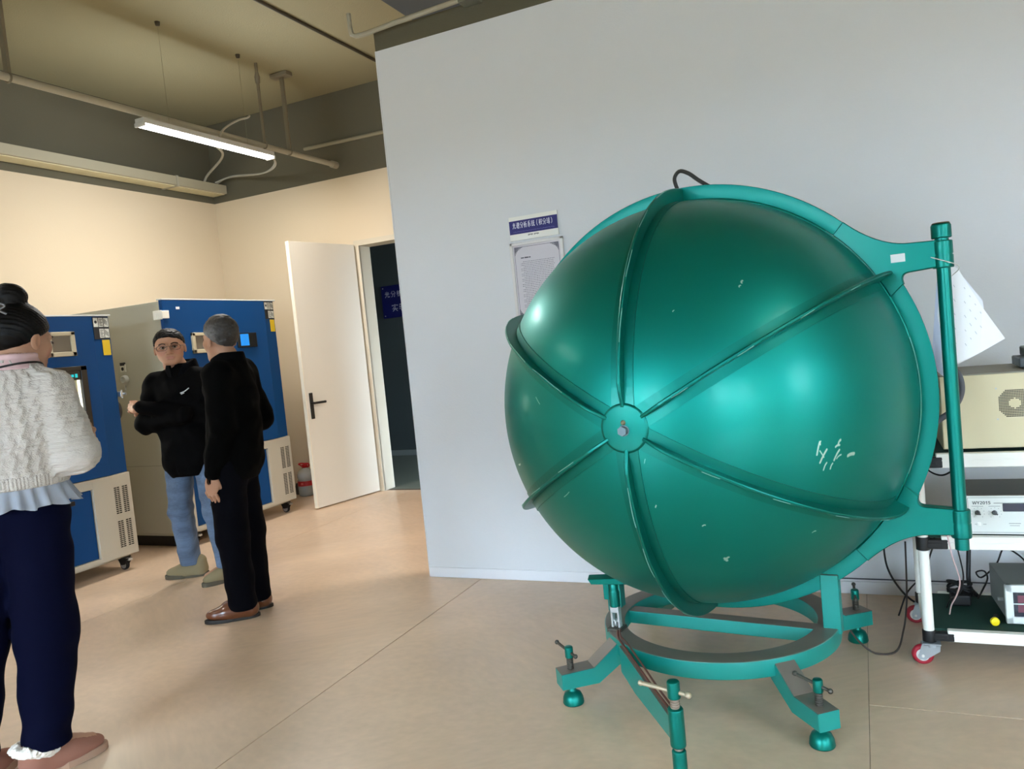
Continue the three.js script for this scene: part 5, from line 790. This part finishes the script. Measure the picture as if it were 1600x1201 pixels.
// --- the grey-haired man seen from behind
{
  const P = thing('person', 'grey-haired man in black seen from behind holding a phone at his side', 'person', [-3.172, 0, -3.205], -1.2);
  const j = { head: [-0.02, 1.52, -0.01], neck: [-0.01, 1.385, -0.05], chest: [0, 1.2, -0.03], waist: [0, 1.0, -0.02], pelvis: [0, 0.88, 0], shL: [0.15, 1.325, -0.045], shR: [-0.155, 1.325, -0.06], elL: [0.17, 1.06, -0.05], elR: [-0.185, 1.07, -0.12], wrL: [0.168, 0.83, 0.03], wrR: [-0.12, 1.0, 0.03], hipL: [0.08, 0.86, 0], hipR: [-0.085, 0.86, 0], kneeL: [0.065, 0.46, 0.01], kneeR: [-0.09, 0.46, -0.02], ankL: [0.05, 0.09, 0.01], ankR: [-0.095, 0.09, -0.01], toeL: [0.07, 0.05, 0.12], toeR: [-0.08, 0.05, 0.1] };
  const cfg = { j, headYaw: -0.55, headPitch: 0.02, hands: [{ kind: 'hold', at: [0.168, 0.8, 0.036], dir: [0.0, -1, 0.18], palm: [-0.9, 0.0, -0.25], flip: false }, { kind: 'hold', at: [-0.1, 0.99, 0.02], dir: [0.8, -0.3, 0.1], palm: [0, 0.3, -1], flip: true }] };
  const { geo, hm } = skinGeo(cfg); part(P, 'body', geo, skinMat); faceBits(P, hm, false, hairMat);
  const jb = join([blob([0, 1.2, -0.045], [0.165, 0.2, 0.135], 0.06), blob([0, 1.0, -0.04], [0.165, 0.22, 0.145], 0.06), blob([0, 0.85, -0.015], [0.165, 0.15, 0.145], 0.06), bone(j.shL, j.shR, 0.075, 0.075, 0.06), bone([-0.01, 1.4, -0.055], [0, 1.28, -0.03], 0.07, 0.1, 0.06),
    bone(j.shR, j.elR, 0.075, 0.066, 0.03), bone(j.elR, j.wrR, 0.066, 0.05, 0.03), bone(j.shL, j.elL, 0.075, 0.064, 0.03), bone(j.elL, [0.168, 0.825, 0.028], 0.064, 0.048, 0.025)]);
  const jk = (x, y, z) => { let d = jb(x, y, z); if (d > 0.06) return d; d -= wrinkle(x, y, z, 0.01, 8); d = smax(d, 0.755 - y, 0.012); return smax(d, y - 1.43 - 0.1 * Math.max(0, -z), 0.01); };
  part(P, 'jacket', nets(jk, [-0.36, 0.68, -0.24], [0.36, 1.5, 0.26], 0.009), phy('#030303', 0.9, { specularIntensity: 0.12 }));
  part(P, 'jacket_collar', nets((x, y, z) => { const q = Math.hypot(x + 0.01, z + 0.045); let d = Math.abs(q - 0.078 - (1.43 - y) * 0.2) - 0.01; return smax(d, Math.abs(y - 1.41 + Math.max(0, z + 0.04) * 0.4) - 0.036, 0.008); }, [-0.15, 1.33, -0.19], [0.13, 1.48, 0.1], 0.006), phy('#040405', 0.9, { specularIntensity: 0.12 }));
  const tb = join([blob([0, 0.85, 0.0], [0.16, 0.13, 0.13], 0.05), bone([0.08, 0.86, 0], [0.065, 0.46, 0.01], 0.1, 0.084, 0.03), bone([0.065, 0.46, 0.01], [0.05, 0.08, 0.005], 0.084, 0.074, 0.03), bone([-0.085, 0.86, 0], [-0.09, 0.46, -0.02], 0.1, 0.082, 0.03), bone([-0.09, 0.46, -0.02], [-0.095, 0.08, -0.02], 0.082, 0.072, 0.03)]);
  part(P, 'trousers', nets((x, y, z) => { let d = tb(x, y, z); if (d > 0.05) return d; d -= wrinkle(x, y, z, 0.007, 7); return smax(d, 0.055 + 0.25 * Math.max(0, z - 0.03) - y, 0.008); }, [-0.24, 0.03, -0.2], [0.25, 0.96, 0.24], 0.009), phy('#040409', 0.85, { specularIntensity: 0.12 }));
  const hg = (x, y, z) => { const t = clamp(Math.max((y - 0.04) / 0.05, (-z - 0.03) / 0.05) + 0.35 * rn(x, y, z, 30), 0, 1), side = [0.17, 0.165, 0.16], top = [0.035, 0.028, 0.024]; return [0, 1, 2].map(k => (side[k] * (1 - t) + top[k] * t) * (0.8 + 0.4 * rn(x, y, z, 90))); };
  part(P, 'hair', nets((x, y, z) => { let d = el(x, y, z, [0, 0.036, -0.018], [0.085, 0.1, 0.104]); d = smax(d, 0.012 + 0.85 * z - y, 0.014); return d - wrinkle(x, y, z, 0.004, 45); }, [-0.11, -0.1, -0.15], [0.11, 0.17, 0.12], 0.0045, hg).applyMatrix4(hm), greyHair);
  const so = shoeGeo('dress'), tan = phy('#5e3016', 0.32, { clearcoat: 0.6, clearcoatRoughness: 0.15 }), soleM = std('#140d09', 0.5);
  for (const [at, a] of [[[0.05, 0, 0.03], 0.23], [[-0.095, 0, 0.01], 0.23]]) { const s = part(P, 'shoe', place(so.upper.clone(), at, a), tan, 'polished brown leather shoe'); part(s, 'sole', place(so.sole.clone(), at, a), soleM); part(s, 'lace', place(merge([0, 1, 2].map(i => tube([[-0.02, 0.082 - i * 0.006, 0.035 + i * 0.018], [0, 0.09 - i * 0.007, 0.038 + i * 0.018], [0.02, 0.082 - i * 0.006, 0.035 + i * 0.018]], 0.0025, 10, 5))), at, a), std('#1d120b', 0.7)); }
  // the phone he holds
  const ph = thing('phone', 'black phone held in the hand of the grey-haired man', 'phone', [0, 0, 0]);
  part(ph, 'case', new RoundedBoxGeometry(0.07, 0.145, 0.009, 3, 0.004), M.black); part(ph, 'screen', boxAt(-0.032, 0.032, -0.068, 0.068, 0.0042, 0.0052), M.blackGloss);
  P.updateMatrixWorld(true); const m = P.matrixWorld.clone().multiply(frameAt([0.124, 0.705, 0.04], [0.05, -1, 0.25], [-0.9, 0, -0.3])); m.decompose(ph.position, ph.quaternion, ph.scale);
}

renderer.render(scene, camera);
